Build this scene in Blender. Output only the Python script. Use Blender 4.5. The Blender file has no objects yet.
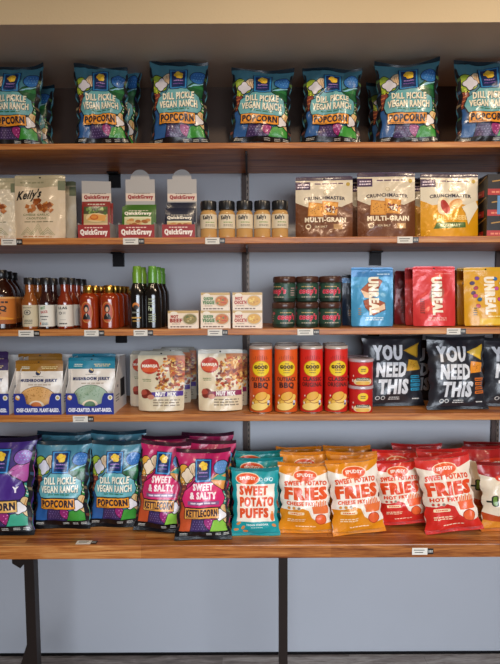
import bpy, bmesh, math, random
from mathutils import Vector, Matrix, noise
R = math.radians
scn = bpy.context.scene
COL = scn.collection

# ------------------------------------------------------------------ camera
W_, H_, F_ = 500, 664, 511.0
EYE = 1.611
PITCH = 4.0
ROLL = 0.29
cam = bpy.data.cameras.new('camera')
cam.sensor_fit = 'HORIZONTAL'; cam.sensor_width = 36.0; cam.lens = F_ / W_ * 36.0
cam.clip_start = 0.05
camo = bpy.data.objects.new('camera', cam); COL.objects.link(camo)
CM = Matrix.Rotation(R(90 - PITCH), 4, 'X') @ Matrix.Rotation(R(-ROLL), 4, 'Z')
camo.matrix_world = Matrix.Translation((0, 0, EYE)) @ CM
scn.camera = camo
CR = CM.to_3x3()

def P(px, py, Y):
    """real-world x and z of a sight line where it reaches the depth Y"""
    d = CR @ Vector(((px - 250) / F_, -(py - 332) / F_, -1))
    k = Y / d.y
    return d.x * k, EYE + d.z * k

# ------------------------------------------------------------------ materials
def lin(c):
    if isinstance(c, str):
        c = c.lstrip('#'); c = [int(c[i:i+2], 16) / 255 for i in (0, 2, 4)]
    return [x / 12.92 if x <= .04045 else ((x + .055) / 1.055) ** 2.4 for x in c] + [1.0]
MATS = {}
def mat(color, kind='film', name=None):
    key = (color, kind)
    if key in MATS: return MATS[key]
    m = bpy.data.materials.new(name or (kind + '_' + color.lstrip('#')))
    m.use_nodes = True
    nt = m.node_tree; b = nt.nodes['Principled BSDF']
    b.inputs['Base Color'].default_value = lin(color)
    rough, metal, coat, bump, bscale = {
        'film': (.34, 0, .25, .25, 45), 'foil': (.32, .1, .25, .3, 50), 'paper': (.6, 0, 0, .04, 200),
        'card': (.45, 0, .1, .03, 150), 'plastic': (.3, 0, .2, 0, 1), 'sauce': (.12, 0, .8, 0, 1),
        'gold': (.25, 1, 0, 0, 1), 'steel': (.45, .7, 0, .1, 120), 'lid': (.3, .0, .3, 0, 1), 'clear': (.08, 0, .5, 0, 1)}[kind]
    b.inputs['Roughness'].default_value = rough
    b.inputs['Metallic'].default_value = metal
    b.inputs['Coat Weight'].default_value = coat
    b.inputs['Coat Roughness'].default_value = .15
    if bump:
        tc = nt.nodes.new('ShaderNodeTexCoord'); n = nt.nodes.new('ShaderNodeTexNoise')
        n.inputs['Scale'].default_value = bscale; n.inputs['Detail'].default_value = 2
        n.inputs['Distortion'].default_value = .6
        bp = nt.nodes.new('ShaderNodeBump'); bp.inputs['Strength'].default_value = bump; bp.inputs['Distance'].default_value = .004
        nt.links.new(tc.outputs['Object'], n.inputs['Vector'])
        nt.links.new(n.outputs['Fac'], bp.inputs['Height']); nt.links.new(bp.outputs['Normal'], b.inputs['Normal'])
        if kind in ('film', 'foil'): nt.links.new(bp.outputs['Normal'], b.inputs['Coat Normal'])
    MATS[key] = m
    return m

def N(nt, t, **kw):
    n = nt.nodes.new(t)
    for k, v in kw.items():
        if k.startswith('_'): setattr(n, k[1:], v)
        else: n.inputs[k.replace('__', ' ')].default_value = v
    return n

def wood(name, c_dark, c_mid, c_light, staves=None, rough=.42, gs=(1.2, 22, 22), yoff=0.0):
    m = bpy.data.materials.new(name); m.use_nodes = True
    nt = m.node_tree; L = nt.links.new; b = nt.nodes['Principled BSDF']
    tc = N(nt, 'ShaderNodeTexCoord'); mp = N(nt, 'ShaderNodeMapping'); mp.inputs['Scale'].default_value = gs
    L(tc.outputs['Object'], mp.inputs['Vector'])
    n1 = N(nt, 'ShaderNodeTexNoise', Scale=2.2, Detail=6.0, Roughness=.62, Distortion=.9)
    n2 = N(nt, 'ShaderNodeTexNoise', Scale=9.0, Detail=4.0, Roughness=.6, Distortion=.3)
    L(mp.outputs[0], n1.inputs['Vector']); L(mp.outputs[0], n2.inputs['Vector'])
    mx = N(nt, 'ShaderNodeMath', _operation='MULTIPLY_ADD'); mx.inputs[1].default_value = .35
    L(n2.outputs['Fac'], mx.inputs[0]); L(n1.outputs['Fac'], mx.inputs[2])
    last = mx.outputs[0]
    if staves:
        br = N(nt, 'ShaderNodeTexBrick', Scale=1.0, **{'Mortar__Size': .0012, 'Brick__Width': staves[0], 'Row__Height': staves[1], 'Bias': 0.0})
        br.offset = .37; br.squash = 1
        br.inputs['Color1'].default_value = (0, 0, 0, 1); br.inputs['Color2'].default_value = (1, 1, 1, 1); br.inputs['Mortar'].default_value = (.2, .2, .2, 1)
        mo = N(nt, 'ShaderNodeMapping'); mo.inputs['Location'].default_value = (0.13, yoff, 0)
        L(tc.outputs['Object'], mo.inputs['Vector']); L(mo.outputs[0], br.inputs['Vector'])
        md = N(nt, 'ShaderNodeMath', _operation='MULTIPLY_ADD'); md.inputs[1].default_value = staves[2]
        L(br.outputs['Color'], md.inputs[0]); L(last, md.inputs[2])
        sb = N(nt, 'ShaderNodeMath', _operation='SUBTRACT'); sb.inputs[1].default_value = staves[2] / 2
        L(md.outputs[0], sb.inputs[0]); last = sb.outputs[0]
    cr = N(nt, 'ShaderNodeValToRGB')
    e = cr.color_ramp.elements; e[0].position = .42; e[0].color = lin(c_dark); e[1].position = .92; e[1].color = lin(c_light)
    k = e.new(.66); k.color = lin(c_mid)
    L(last, cr.inputs['Fac']); L(cr.outputs['Color'], b.inputs['Base Color'])
    b.inputs['Roughness'].default_value = rough
    bp = N(nt, 'ShaderNodeBump', Strength=.15, Distance=.002); L(n2.outputs['Fac'], bp.inputs['Height']); L(bp.outputs['Normal'], b.inputs['Normal'])
    return m

def paint(name, c, rough=.55, bump=.12, scale=180, c2=None):
    m = bpy.data.materials.new(name); m.use_nodes = True
    nt = m.node_tree; L = nt.links.new; b = nt.nodes['Principled BSDF']
    tc = N(nt, 'ShaderNodeTexCoord'); n = N(nt, 'ShaderNodeTexNoise', Scale=scale, Detail=3.0)
    L(tc.outputs['Object'], n.inputs['Vector'])
    n2 = N(nt, 'ShaderNodeTexNoise', Scale=2.5, Detail=3.0); L(tc.outputs['Object'], n2.inputs['Vector'])
    mx = N(nt, 'ShaderNodeMix', _data_type='RGBA'); mx.inputs['A'].default_value = lin(c); mx.inputs['B'].default_value = lin(c2 or c)
    L(n2.outputs['Fac'], mx.inputs['Factor']); L(mx.outputs['Result'], b.inputs['Base Color'])
    bp = N(nt, 'ShaderNodeBump', Strength=bump, Distance=.002); L(n.outputs['Fac'], bp.inputs['Height']); L(bp.outputs['Normal'], b.inputs['Normal'])
    b.inputs['Roughness'].default_value = rough
    return m

# ------------------------------------------------------------------ mesh builder
class MB:
    def __init__(s): s.v = []; s.f = []; s.m = []; s.mats = []; s.nrm = None
    def mi(s, m):
        if m not in s.mats: s.mats.append(m)
        return s.mats.index(m)
    def face(s, pts, m):
        i = len(s.v); s.v += [Vector(p) for p in pts]; s.f.append(tuple(range(i, i + len(pts)))); s.m.append(s.mi(m))
    def grid(s, fn, us, vs, m, flip=False):
        i0 = len(s.v); nu = len(us); k = s.mi(m)
        for v in vs:
            for u in us: s.v.append(Vector(fn(u, v)))
        for j in range(len(vs) - 1):
            for i in range(nu - 1):
                a = i0 + j * nu + i; q = (a, a + 1, a + nu + 1, a + nu)
                s.f.append(q[::-1] if flip else q); s.m.append(k)
    def box(s, x0, y0, z0, x1, y1, z1, m):
        i = len(s.v); k = s.mi(m)
        s.v += [Vector(p) for p in ((x0, y0, z0), (x1, y0, z0), (x1, y1, z0), (x0, y1, z0), (x0, y0, z1), (x1, y0, z1), (x1, y1, z1), (x0, y1, z1))]
        for q in ((0, 3, 2, 1), (4, 5, 6, 7), (0, 1, 5, 4), (1, 2, 6, 5), (2, 3, 7, 6), (3, 0, 4, 7)):
            s.f.append(tuple(i + a for a in q)); s.m.append(k)
    def prism(s, pts, y0, y1, m):
        """outline in x,z given thickness along y"""
        i = len(s.v); n = len(pts); k = s.mi(m)
        s.v += [Vector((p[0], y0, p[1])) for p in pts] + [Vector((p[0], y1, p[1])) for p in pts]
        s.f.append(tuple(range(i, i + n))); s.m.append(k)
        s.f.append(tuple(range(i + 2 * n - 1, i + n - 1, -1))); s.m.append(k)
        for a in range(n):
            b = (a + 1) % n
            s.f.append((i + b, i + a, i + n + a, i + n + b)); s.m.append(k)
    def lathe(s, prof, m, seg=28):
        """prof: (radius, z) from bottom to top"""
        i0 = len(s.v); k = s.mi(m)
        for r, z in prof:
            for a in range(seg):
                t = 2 * math.pi * a / seg
                s.v.append(Vector((r * math.cos(t), r * math.sin(t), z)))
        for j in range(len(prof) - 1):
            for a in range(seg):
                b = (a + 1) % seg
                s.f.append((i0 + j * seg + a, i0 + j * seg + b, i0 + (j + 1) * seg + b, i0 + (j + 1) * seg + a)); s.m.append(k)
        if prof[0][0] > 1e-5: s.f.append(tuple(i0 + a for a in range(seg))[::-1]); s.m.append(k)
        if prof[-1][0] > 1e-5: s.f.append(tuple(i0 + (len(prof) - 1) * seg + a for a in range(seg))); s.m.append(k)
    def art(s, art, fn):
        vs, fs, ms = art.flat()
        i0 = len(s.v)
        s.v += [Vector(fn(u, v, l)) for (u, v, l) in vs]
        for f, c in zip(fs, ms):
            s.f.append(tuple(i0 + a for a in f)); s.m.append(s.mi(mat(c, art.kind)))
    def drape(s, art, fn, nu, nv, eps=.00028):
        """print artwork exactly on the triangulated front panel (nu x nv cells), sharing its shading normals"""
        n = [Vector((0, 0, 0)) for _ in s.v]
        for f in s.f:
            a, b, c = s.v[f[0]], s.v[f[1]], s.v[f[2]]
            k = (b - a).cross(c - a)
            if len(f) == 4: k += (c - a).cross(s.v[f[3]] - a)
            for i in f: n[i] += k
        for k in n: k.normalize() if k.length > 0 else None
        G = [[s.v[j * (nu + 1) + i] for i in range(nu + 1)] for j in range(nv + 1)]
        GN = [[n[j * (nu + 1) + i] for i in range(nu + 1)] for j in range(nv + 1)]
        vs, fs, ms = art.flat(); i0 = len(s.v); off = Vector((0, -1, 0))
        for u, v, L in vs:
            a, b = u * nu, v * nv; i = min(int(a), nu - 1); j = min(int(b), nv - 1); fu, fv = a - i, b - j
            def mixv(Q):
                if fu >= fv: return Q[j][i] * (1 - fu) + Q[j][i + 1] * (fu - fv) + Q[j + 1][i + 1] * fv
                return Q[j][i] * (1 - fv) + Q[j + 1][i] * (fv - fu) + Q[j + 1][i + 1] * fu
            s.v.append(mixv(G) + off * (L * eps)); n.append(mixv(GN).normalized())
        for f, c in zip(fs, ms):
            s.f.append(tuple(i0 + a for a in f)); s.m.append(s.mi(mat(c, art.kind)))
        s.nrm = n
    def tri_grid(s, fn, us, vs, m):
        i0 = len(s.v); nu = len(us); k = s.mi(m)
        for v in vs:
            for u in us: s.v.append(Vector(fn(u, v)))
        for j in range(len(vs) - 1):
            for i in range(nu - 1):
                a = i0 + j * nu + i
                s.f += [(a, a + 1, a + nu + 1), (a, a + nu + 1, a + nu)]; s.m += [k, k]
    def build(s, name, parent=None, smooth=True, weld=False, bevel=0):
        me = bpy.data.meshes.new(name)
        me.from_pydata(s.v, [], s.f)
        for m in s.mats: me.materials.append(m)
        me.polygons.foreach_set('material_index', s.m)
        if smooth:
            me.shade_smooth()
            if s.nrm: me.normals_split_custom_set_from_vertices([tuple(a) for a in s.nrm])
            else: me.set_sharp_from_angle(angle=R(42))
        me.update()
        o = bpy.data.objects.new(name, me); COL.objects.link(o)
        if parent: o.parent = parent
        if bevel:
            bv = o.modifiers.new('bevel', 'BEVEL'); bv.width = bevel; bv.segments = 2; bv.limit_method = 'ANGLE'
        return o

# ------------------------------------------------------------------ printed artwork
TXT = {}
def text_mesh(s, bold):
    key = (s, bold)
    if key in TXT: return TXT[key]
    cu = bpy.data.curves.new('t', 'FONT'); cu.body = s; cu.size = 1; base_b = min(bold, .028); cu.offset = base_b; cu.resolution_u = 2; cu.fill_mode = 'BOTH'
    cu.space_character = 1.0 + bold * 2.2
    o = bpy.data.objects.new('t', cu); COL.objects.link(o)
    dg = bpy.context.evaluated_depsgraph_get()
    me = bpy.data.meshes.new_from_object(o.evaluated_get(dg))
    v = [(a.co.x, a.co.y) for a in me.vertices]; f = [tuple(p.vertices) for p in me.polygons if p.normal.z > 0.5 or True]
    if bold > .03:      # heavier stroke: the same glyphs again, nudged sideways and up
        d = (bold - .028) * .8; v0 = v; v = []
        for q, (dx, dy) in enumerate(((-d, -d * .4), (0, d * .4), (d, -d * .4), (d, d * .4), (-d, d * .4))):
            v += [(a + dx, b + dy) for a, b in v0]
    bpy.data.objects.remove(o); bpy.data.curves.remove(cu); bpy.data.meshes.remove(me)
    x0 = min(a[0] for a in v); x1 = max(a[0] for a in v); y0 = min(a[1] for a in v); y1 = max(a[1] for a in v)
    v = [((a - x0) / (x1 - x0), (b - y0) / (y1 - y0)) for a, b in v]
    TXT[key] = (v, f)
    return TXT[key]

GU, GV = 18, 26
class Art:
    def __init__(s, aspect=1.5, kind='film', nu=GU, nv=GV, clip=(0, 0, 1, 1)):
        s.diag = (nu == GU and nv == GV); s.p = []; s.a = aspect; s.kind = kind; s.nu = nu; s.nv = nv; s._f = None; s.clip = clip
    def add(s, v, f, c):
        x0, y0, x1, y1 = s.clip
        v = [(min(max(a, x0), x1), min(max(b, y0), y1)) for a, b in v]
        bb = (min(a[0] for a in v), min(a[1] for a in v), max(a[0] for a in v), max(a[1] for a in v))
        L = 1
        for (_, _, _, b2, l2) in s.p:
            if b2[0] < bb[2] and b2[2] > bb[0] and b2[1] < bb[3] and b2[3] > bb[1]: L = max(L, l2 + 1)
        s.p.append((v, f, c, bb, L)); return s
    def poly(s, pts, c): return s.add(list(pts), [tuple(range(len(pts)))], c)
    def rect(s, u0, v0, u1, v1, c): return s.poly([(u0, v0), (u1, v0), (u1, v1), (u0, v1)], c)
    def ell(s, cx, cy, rx, ry, c, n=22, rot=0):
        ca, sa = math.cos(R(rot)), math.sin(R(rot)); pts = []
        for i in range(n):
            t = 2 * math.pi * i / n; x = rx * math.cos(t); y = ry * math.sin(t)
            pts.append((cx + x * ca - y * sa * s.a, cy + x * sa / s.a + y * ca))
        return s.poly(pts, c)
    def circ(s, cx, cy, r, c, n=22): return s.ell(cx, cy, r, r / s.a, c, n)
    def blob(s, cx, cy, r, c, lobes=5, amp=.22, ph=0, sy=1.0, out=None, ow=.012):
        def pts(rr): return [(cx + rr * (1 + amp * math.cos(lobes * t + ph)) * math.cos(t), cy + rr * sy / s.a * (1 + amp * math.cos(lobes * t + ph)) * math.sin(t)) for t in [2 * math.pi * i / 36 for i in range(36)]]
        if out: s.poly(pts(r + ow), out)
        return s.poly(pts(r), c)
    def oell(s, cx, cy, rx, ry, c, oc='#14141c', w=.012, rot=0):
        s.ell(cx, cy, rx + w, ry + w / s.a, oc, rot=rot); return s.ell(cx, cy, rx, ry, c, rot=rot)
    def opoly(s, pts, c, oc='#14141c', k=1.05, w=.012):
        cx = sum(a[0] for a in pts) / len(pts); cy = sum(a[1] for a in pts) / len(pts)
        big = []
        for a, b in pts:
            dx, dy = a - cx, (b - cy) * s.a; l = math.hypot(dx, dy) or 1
            big.append((a + dx / l * w * 1.3, b + dy / l * w * 1.3 / s.a))
        s.poly(big, oc); return s.poly(pts, c)
    def rrect(s, u0, v0, u1, v1, r, c):
        pts = []
        for cx, cy, t0 in ((u1 - r, v1 - r / s.a, 0), (u0 + r, v1 - r / s.a, 90), (u0 + r, v0 + r / s.a, 180), (u1 - r, v0 + r / s.a, 270)):
            for k in range(4):
                t = R(t0 + 30 * k); pts.append((cx + r * math.cos(t), cy + r / s.a * math.sin(t)))
        return s.poly(pts, c)
    def text(s, t, u0, v0, u1, v1, c, bold=.02, rot=0, vert=False, arch=0, shear=0):
        v, f = text_mesh(t, bold); out = []
        n1 = max(max(q) for q in f) + 1
        cx, cy = (u0 + u1) / 2, (v0 + v1) / 2; ca, sa = math.cos(R(rot)), math.sin(R(rot))
        for a, b in v:
            if vert: u = u0 + b * (u1 - u0); w = v1 - a * (v1 - v0)
            else:
                u = u0 + a * (u1 - u0) + shear * (b - .5); w = v0 + b * (v1 - v0) + arch * (1 - (2 * a - 1) ** 2)
            if rot:
                dx, dy = u - cx, (w - cy) * s.a
                u = cx + dx * ca - dy * sa; w = cy + (dx * sa + dy * ca) / s.a
            out.append((u, w))
        s.add(out[:n1], f, c); L0 = s.p[-1][4]
        for q in range(1, len(v) // n1):      # heavier strokes: further passes of the same ink, each a hair above the last
            s.add(out[q * n1:(q + 1) * n1], f, c); p = s.p[-1]; s.p[-1] = (p[0], p[1], p[2], p[3], L0 + .15 * q)
        return s
    def bars(s, u0, v0, u1, v1, c, rows=2, seed=1, rot=0):
        rnd = random.Random(seed); h = (v1 - v0) / rows
        for r in range(rows):
            u = u0 + rnd.uniform(0, .1) * (u1 - u0)
            while u < u1:
                w = rnd.uniform(.08, .22) * (u1 - u0); e = min(u + w, u1 - rnd.uniform(0, .05) * (u1 - u0))
                if e > u: s.rect(u, v0 + r * h + h * .22, e, v0 + r * h + h * .7, c)
                u += w + .035 * (u1 - u0)
        return s
    def flat(s):
        if s._f: return s._f
        bm = bmesh.new(); cols = []
        for v, f, c, bb, L in s.p:
            if c not in cols: cols.append(c)
            bv = [bm.verts.new((a, b, L)) for a, b in v]
            for q in f:
                try: fc = bm.faces.new([bv[i] for i in q])
                except ValueError: continue
                fc.material_index = cols.index(c)
                fc.normal_update()
                if fc.normal.z < 0: fc.normal_flip()
        bmesh.ops.dissolve_degenerate(bm, dist=1e-6, edges=bm.edges[:])
        big = [f for f in bm.faces if len(f.verts) > 4]
        if big: bmesh.ops.triangulate(bm, faces=big)
        for n, ax in ((s.nu, 0), (s.nv, 1)):
            no = (1, 0, 0) if ax == 0 else (0, 1, 0)
            for k in range(1, n):
                co = (k / n, 0, 0) if ax == 0 else (0, k / n, 0)
                bmesh.ops.bisect_plane(bm, geom=bm.verts[:] + bm.edges[:] + bm.faces[:], plane_co=co, plane_no=no, dist=1e-6)
        if s.diag:
            for k in range(-s.nv + 1, s.nu):
                bmesh.ops.bisect_plane(bm, geom=bm.verts[:] + bm.edges[:] + bm.faces[:], plane_co=(k / s.nu, 0, 0), plane_no=(s.nu, -s.nv, 0), dist=1e-7)
        bm.verts.index_update()
        vs = [tuple(v.co) for v in bm.verts]; fs = []; ms = []
        for f in bm.faces:
            f.normal_update()
            fs.append(tuple(v.index for v in f.verts)); ms.append(cols[f.material_index])
        bm.free()
        s._f = (vs, fs, ms)
        return s._f

# ------------------------------------------------------------------ naming helpers
def tag(o, label, cat, group=None, kind=None):
    if label: o['label'] = label
    if cat: o['category'] = cat
    if group: o['group'] = group
    if kind: o['kind'] = kind
    return o
def empty(name, loc=(0, 0, 0), rz=0):
    o = bpy.data.objects.new(name, None); COL.objects.link(o); o.empty_display_size = .05
    o.location = loc; o.rotation_euler = (0, 0, rz); return o
def kids(o): return list(o.children)
def copy_tree(o, parent=None):
    c = o.copy(); COL.objects.link(c)
    if parent: c.parent = parent
    for ch in kids(o): copy_tree(ch, c)
    return c
def settle(root, z, extra=0.0):
    """drop the thing until its lowest point rests at height z"""
    Rm = root.rotation_euler.to_matrix(); lo = 1e9
    def rec(o, M):
        nonlocal lo
        for ch in o.children:
            M2 = M @ ch.matrix_basis
            if ch.type == 'MESH':
                for v in ch.data.vertices: lo = min(lo, (M2 @ v.co).z)
            rec(ch, M2)
    rec(root, Rm.to_4x4())
    root.location.z = z - lo + extra

# ------------------------------------------------------------------ pillow bags
def lsp(a, b, n): return [a + (b - a) * i / (n - 1) for i in range(n)]
SEAL = .045
def make_bag(name, art, base, seal_c, w, h, depth=.075, seed=0, crumple=1.0, bend=0.0, earl=0.0, earr=0.0, kind='film', sag=0.0, seal_b=None, slump=0.0):
    root = empty(name)
    rnd = random.Random(seed * 7 + 3); ph = [rnd.uniform(0, 6.3) for _ in range(6)]; ks = [rnd.uniform(5, 9), rnd.uniform(5, 9)]
    sx = seed * 3.71
    def prof(V):
        t = min(max((V - .01) / .98, 0), 1)
        return max(math.sin(math.pi * t ** .9), 0) ** .55
    def across(U):
        return max(1 - abs(U) ** 2.3, 0) ** .62
    def geo(U, V, side):
        p = prof(V); a = across(U)
        half = w / 2 * (1.05 - .15 * p - .02 * math.sin(V * 9 + ph[0]) * crumple * .5)
        half *= 1 + .05 * math.exp(-V / .07)
        x = U * half
        y = depth / 2 * p * a * (1 + .18 * (.5 - V))
        e1 = math.exp(-V / .13); e2 = math.exp(-(1 - V) / .15)
        cr = e2 * math.sin(U * ks[0] + ph[1] + V * 2) + e1 * math.sin(U * ks[1] + ph[2])
        n1 = noise.noise(Vector((U * 1.6 + sx, V * 3.2 * 1.2, side * 5 + sx)))
        n2 = 1 - abs(noise.noise(Vector((U * 2.4 + V * 1.7 + sx, V * 3.6 - U * 1.3, 9 + side)))) * 2.6
        yy = y + (cr * .0045 + n1 * .010 + max(n2, 0) ** 3 * .0055 - .003) * a ** .6 * crumple * 1.35 * min(1, min(V, 1 - V) * 14)
        # gathered side edges
        edge = abs(U) ** 4
        x += U * edge * .004 * math.sin(V * 31 + ph[3] + side) * crumple * p
        z = h * V
        z += h * .026 * abs(U) ** 3 * max(V - .75, 0) / .25
        z += h * .03 * (earl * (1 if U < 0 else 0) + earr * (1 if U > 0 else 0)) * abs(U) ** 2.2 * max(V - .6, 0) / .4
        z -= .010 * (1 - abs(U) ** 2) * max(V - .75, 0) / .25 * sag
        wave = .006 * math.sin(U * 4 + ph[4]) * (e2 + e1) * crumple
        yc = bend * V * V * h + wave + slump * math.sin(math.pi * V) * .02
        return x, yc, z, yy
    us = lsp(0, 1, GU + 1); vs = lsp(0, 1, GV + 1)
    def front(u, v, off=0):
        V = SEAL + (1 - 2 * SEAL) * v
        x, yc, z, t = geo(2 * u - 1, V, 0)
        return Vector((x, yc - max(t, .0012) - off, z))
    def back(u, v):
        V = SEAL + (1 - 2 * SEAL) * v
        x, yc, z, t = geo(2 * u - 1, V, 1)
        return Vector((x, yc + max(t, .0012), z))
    mb = MB(); mb.tri_grid(lambda u, v: front(u, v), us, vs, mat(base, kind)); mb.grid(back, us, vs, mat(base, kind), flip=True)
    for u in (0, 1): mb.grid(lambda a, v: front(u, v).lerp(back(u, v), a), [0, 1], vs, mat(base, kind), flip=(u == 0))
    mb.drape(art, front, GU, GV)
    mb.build('bag_body', root)
    for nm, va, vb, cc in (('bottom_seal', 0.0, SEAL, seal_b or seal_c), ('top_seal', 1 - SEAL, 1.0, seal_c)):
        sb = MB(); m = mat(cc, kind)
        def sf(u, v, sgn):
            V = va + (vb - va) * v; Vc = SEAL if va == 0 else 1 - SEAL
            x, yc, z, t = geo(2 * u - 1, Vc, 0)
            zz = z + (V - Vc) * h
            rip = .0006 * (1 if int(v * 8 + .5) % 2 else -1)
            flare = (-.010 * (1 - v)) if va == 0 else (.006 * v * math.sin(u * 5 + ph[5]))
            return Vector((x, yc + sgn * .0013 + rip + flare, zz))
        un = lsp(0, 1, 25); vn = lsp(0, 1, 9)
        sb.grid(lambda u, v: sf(u, v, -1), un, vn, m); sb.grid(lambda u, v: sf(u, v, 1), un, vn, m, flip=True)
        for u in (0, 1): sb.grid(lambda a, v: sf(u, v, -1 + 2 * a), [0, 1], vn, m, flip=(u == 0))
        for v in (0, 1): sb.grid(lambda u, a: sf(u, v, -1 + 2 * a), un, [0, 1], m, flip=(v == 1))
        sb.build(nm, root)
    return root

# ------------------------------------------------------------------ stand-up pouches
def make_pouch(name, art, base, top_c, w, h, depth=.06, seed=0, crumple=1.0, kind='film', bend=0.0, taper=0.0, topr=.0, gus=None):
    root = empty(name); sx = seed * 5.13 + 1.7
    rnd = random.Random(seed + 11); ph = [rnd.uniform(0, 6.3) for _ in range(4)]
    TS = .93
    def geo(U, V, side):
        c = max(1 - (abs(U) / .95) ** 3, 0) ** .65 if abs(U) < .95 else 0
        t = depth / 2 * (max(1 - V, 0) ** .75) * (.55 + .45 * math.cos(V * 1.4))
        lowr = max(0, 1 - V / .06)
        half = w / 2 * (1 - taper * V - .035 * lowr ** 2 - topr * max(0, (V - .9) / .1) ** 2)
        n1 = noise.noise(Vector((U * 1.5 + sx, V * 2.6, side * 4 + sx)))
        n2 = 1 - abs(noise.noise(Vector((U * 2.2 + V * 2 + sx, V * 3 - U, 3 + side)))) * 2.6
        t = t * c + (n1 * .006 + max(n2, 0) ** 3 * .004 - .002) * crumple * c ** .5 * min(1, (1 - V) * 6)
        yc = bend * V * V * h + .003 * math.sin(U * 3 + ph[0]) * V * crumple
        z = h * V + (.008 * (abs(U) ** 2) if V < .001 else 0) * 0
        return U * half, yc, z, t
    us = lsp(0, 1, GU + 1); vs = lsp(0, 1, GV + 1)
    def front(u, v, off=0):
        x, yc, z, t = geo(2 * u - 1, v * TS, 0); return Vector((x, yc - max(t, .0010) - off, z))
    def back(u, v):
        x, yc, z, t = geo(2 * u - 1, v * TS, 1); return Vector((x, yc + max(t, .0010), z))
    m = mat(base, kind); mb = MB()
    mb.tri_grid(lambda u, v: front(u, v), us, vs, m); mb.grid(back, us, vs, m, flip=True)
    for u in (0, 1): mb.grid(lambda a, v: front(u, v).lerp(back(u, v), a), [0, 1], vs, m, flip=(u == 0))
    mb.drape(art, front, GU, GV)
    mb.build('pouch_body', root)
    # top seal
    sb = MB(); m2 = mat(top_c, kind)
    def sf(u, v, sgn):
        x, yc, z, t = geo(2 * u - 1, TS, 0)
        k = 1 - topr * v ** 3
        drop = .012 * max(0, abs(2 * u - 1) - .9) / .1 * v if topr else .003 * max(0, abs(2 * u - 1) - .93) / .07 * v
        return Vector((x * k, yc + sgn * .0012 + .0004 * math.sin(v * 25), z + (1 - TS) * h * v - drop))
    un = lsp(0, 1, 21); vn = lsp(0, 1, 6)
    sb.grid(lambda u, v: sf(u, v, -1), un, vn, m2); sb.grid(lambda u, v: sf(u, v, 1), un, vn, m2, flip=True)
    for u in (0, 1): sb.grid(lambda a, v: sf(u, v, -1 + 2 * a), [0, 1], vn, m2, flip=(u == 0))
    sb.grid(lambda u, a: sf(u, 1, -1 + 2 * a), un, [0, 1], m2)
    hp = [(.5 + .022 * math.cos(t), .45 + .17 * math.sin(t)) for t in [math.pi * 2 * i / 12 for i in range(12)]]
    sb.face([sf(a, b, -1) + Vector((0, -.0012, 0)) for a, b in hp], mat('#15110f', 'paper'))
    sb.build('top_seal', root)
    # gusset
    gb = MB(); gm = mat(gus or base, kind)
    def gf(u, a):
        f = front(u, 0); b = back(u, 0); p = f.lerp(b, a); p.z += math.sin(math.pi * a) * min(.018, abs(f.y - b.y) * .4) + .0006; return p
    gb.grid(gf, us, lsp(0, 1, 7), gm, flip=True); gb.build('bottom_gusset', root)
    return root

def put(root, px0, px1, Y, z, lean=0, rz=0, roll=0):
    """stand the thing on the surface of height z, at depth Y"""
    x, _ = P((px0 + px1) / 2, 332, Y)
    root.rotation_euler = (R(-lean), R(roll), R(rz))
    root.location = (x, Y, z)
    settle(root, z + .0003)
    return root
def size(px0, px1, pytop, Y, z, lean=0):
    xa, _ = P(px0, pytop, Y); xb, _ = P(px1, pytop, Y)
    h = .25
    for _ in range(4):
        _, zt = P((px0 + px1) / 2, pytop, Y + h * math.sin(R(lean)))
        h = (zt - z) / math.cos(R(lean))
    return xb - xa, h
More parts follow.
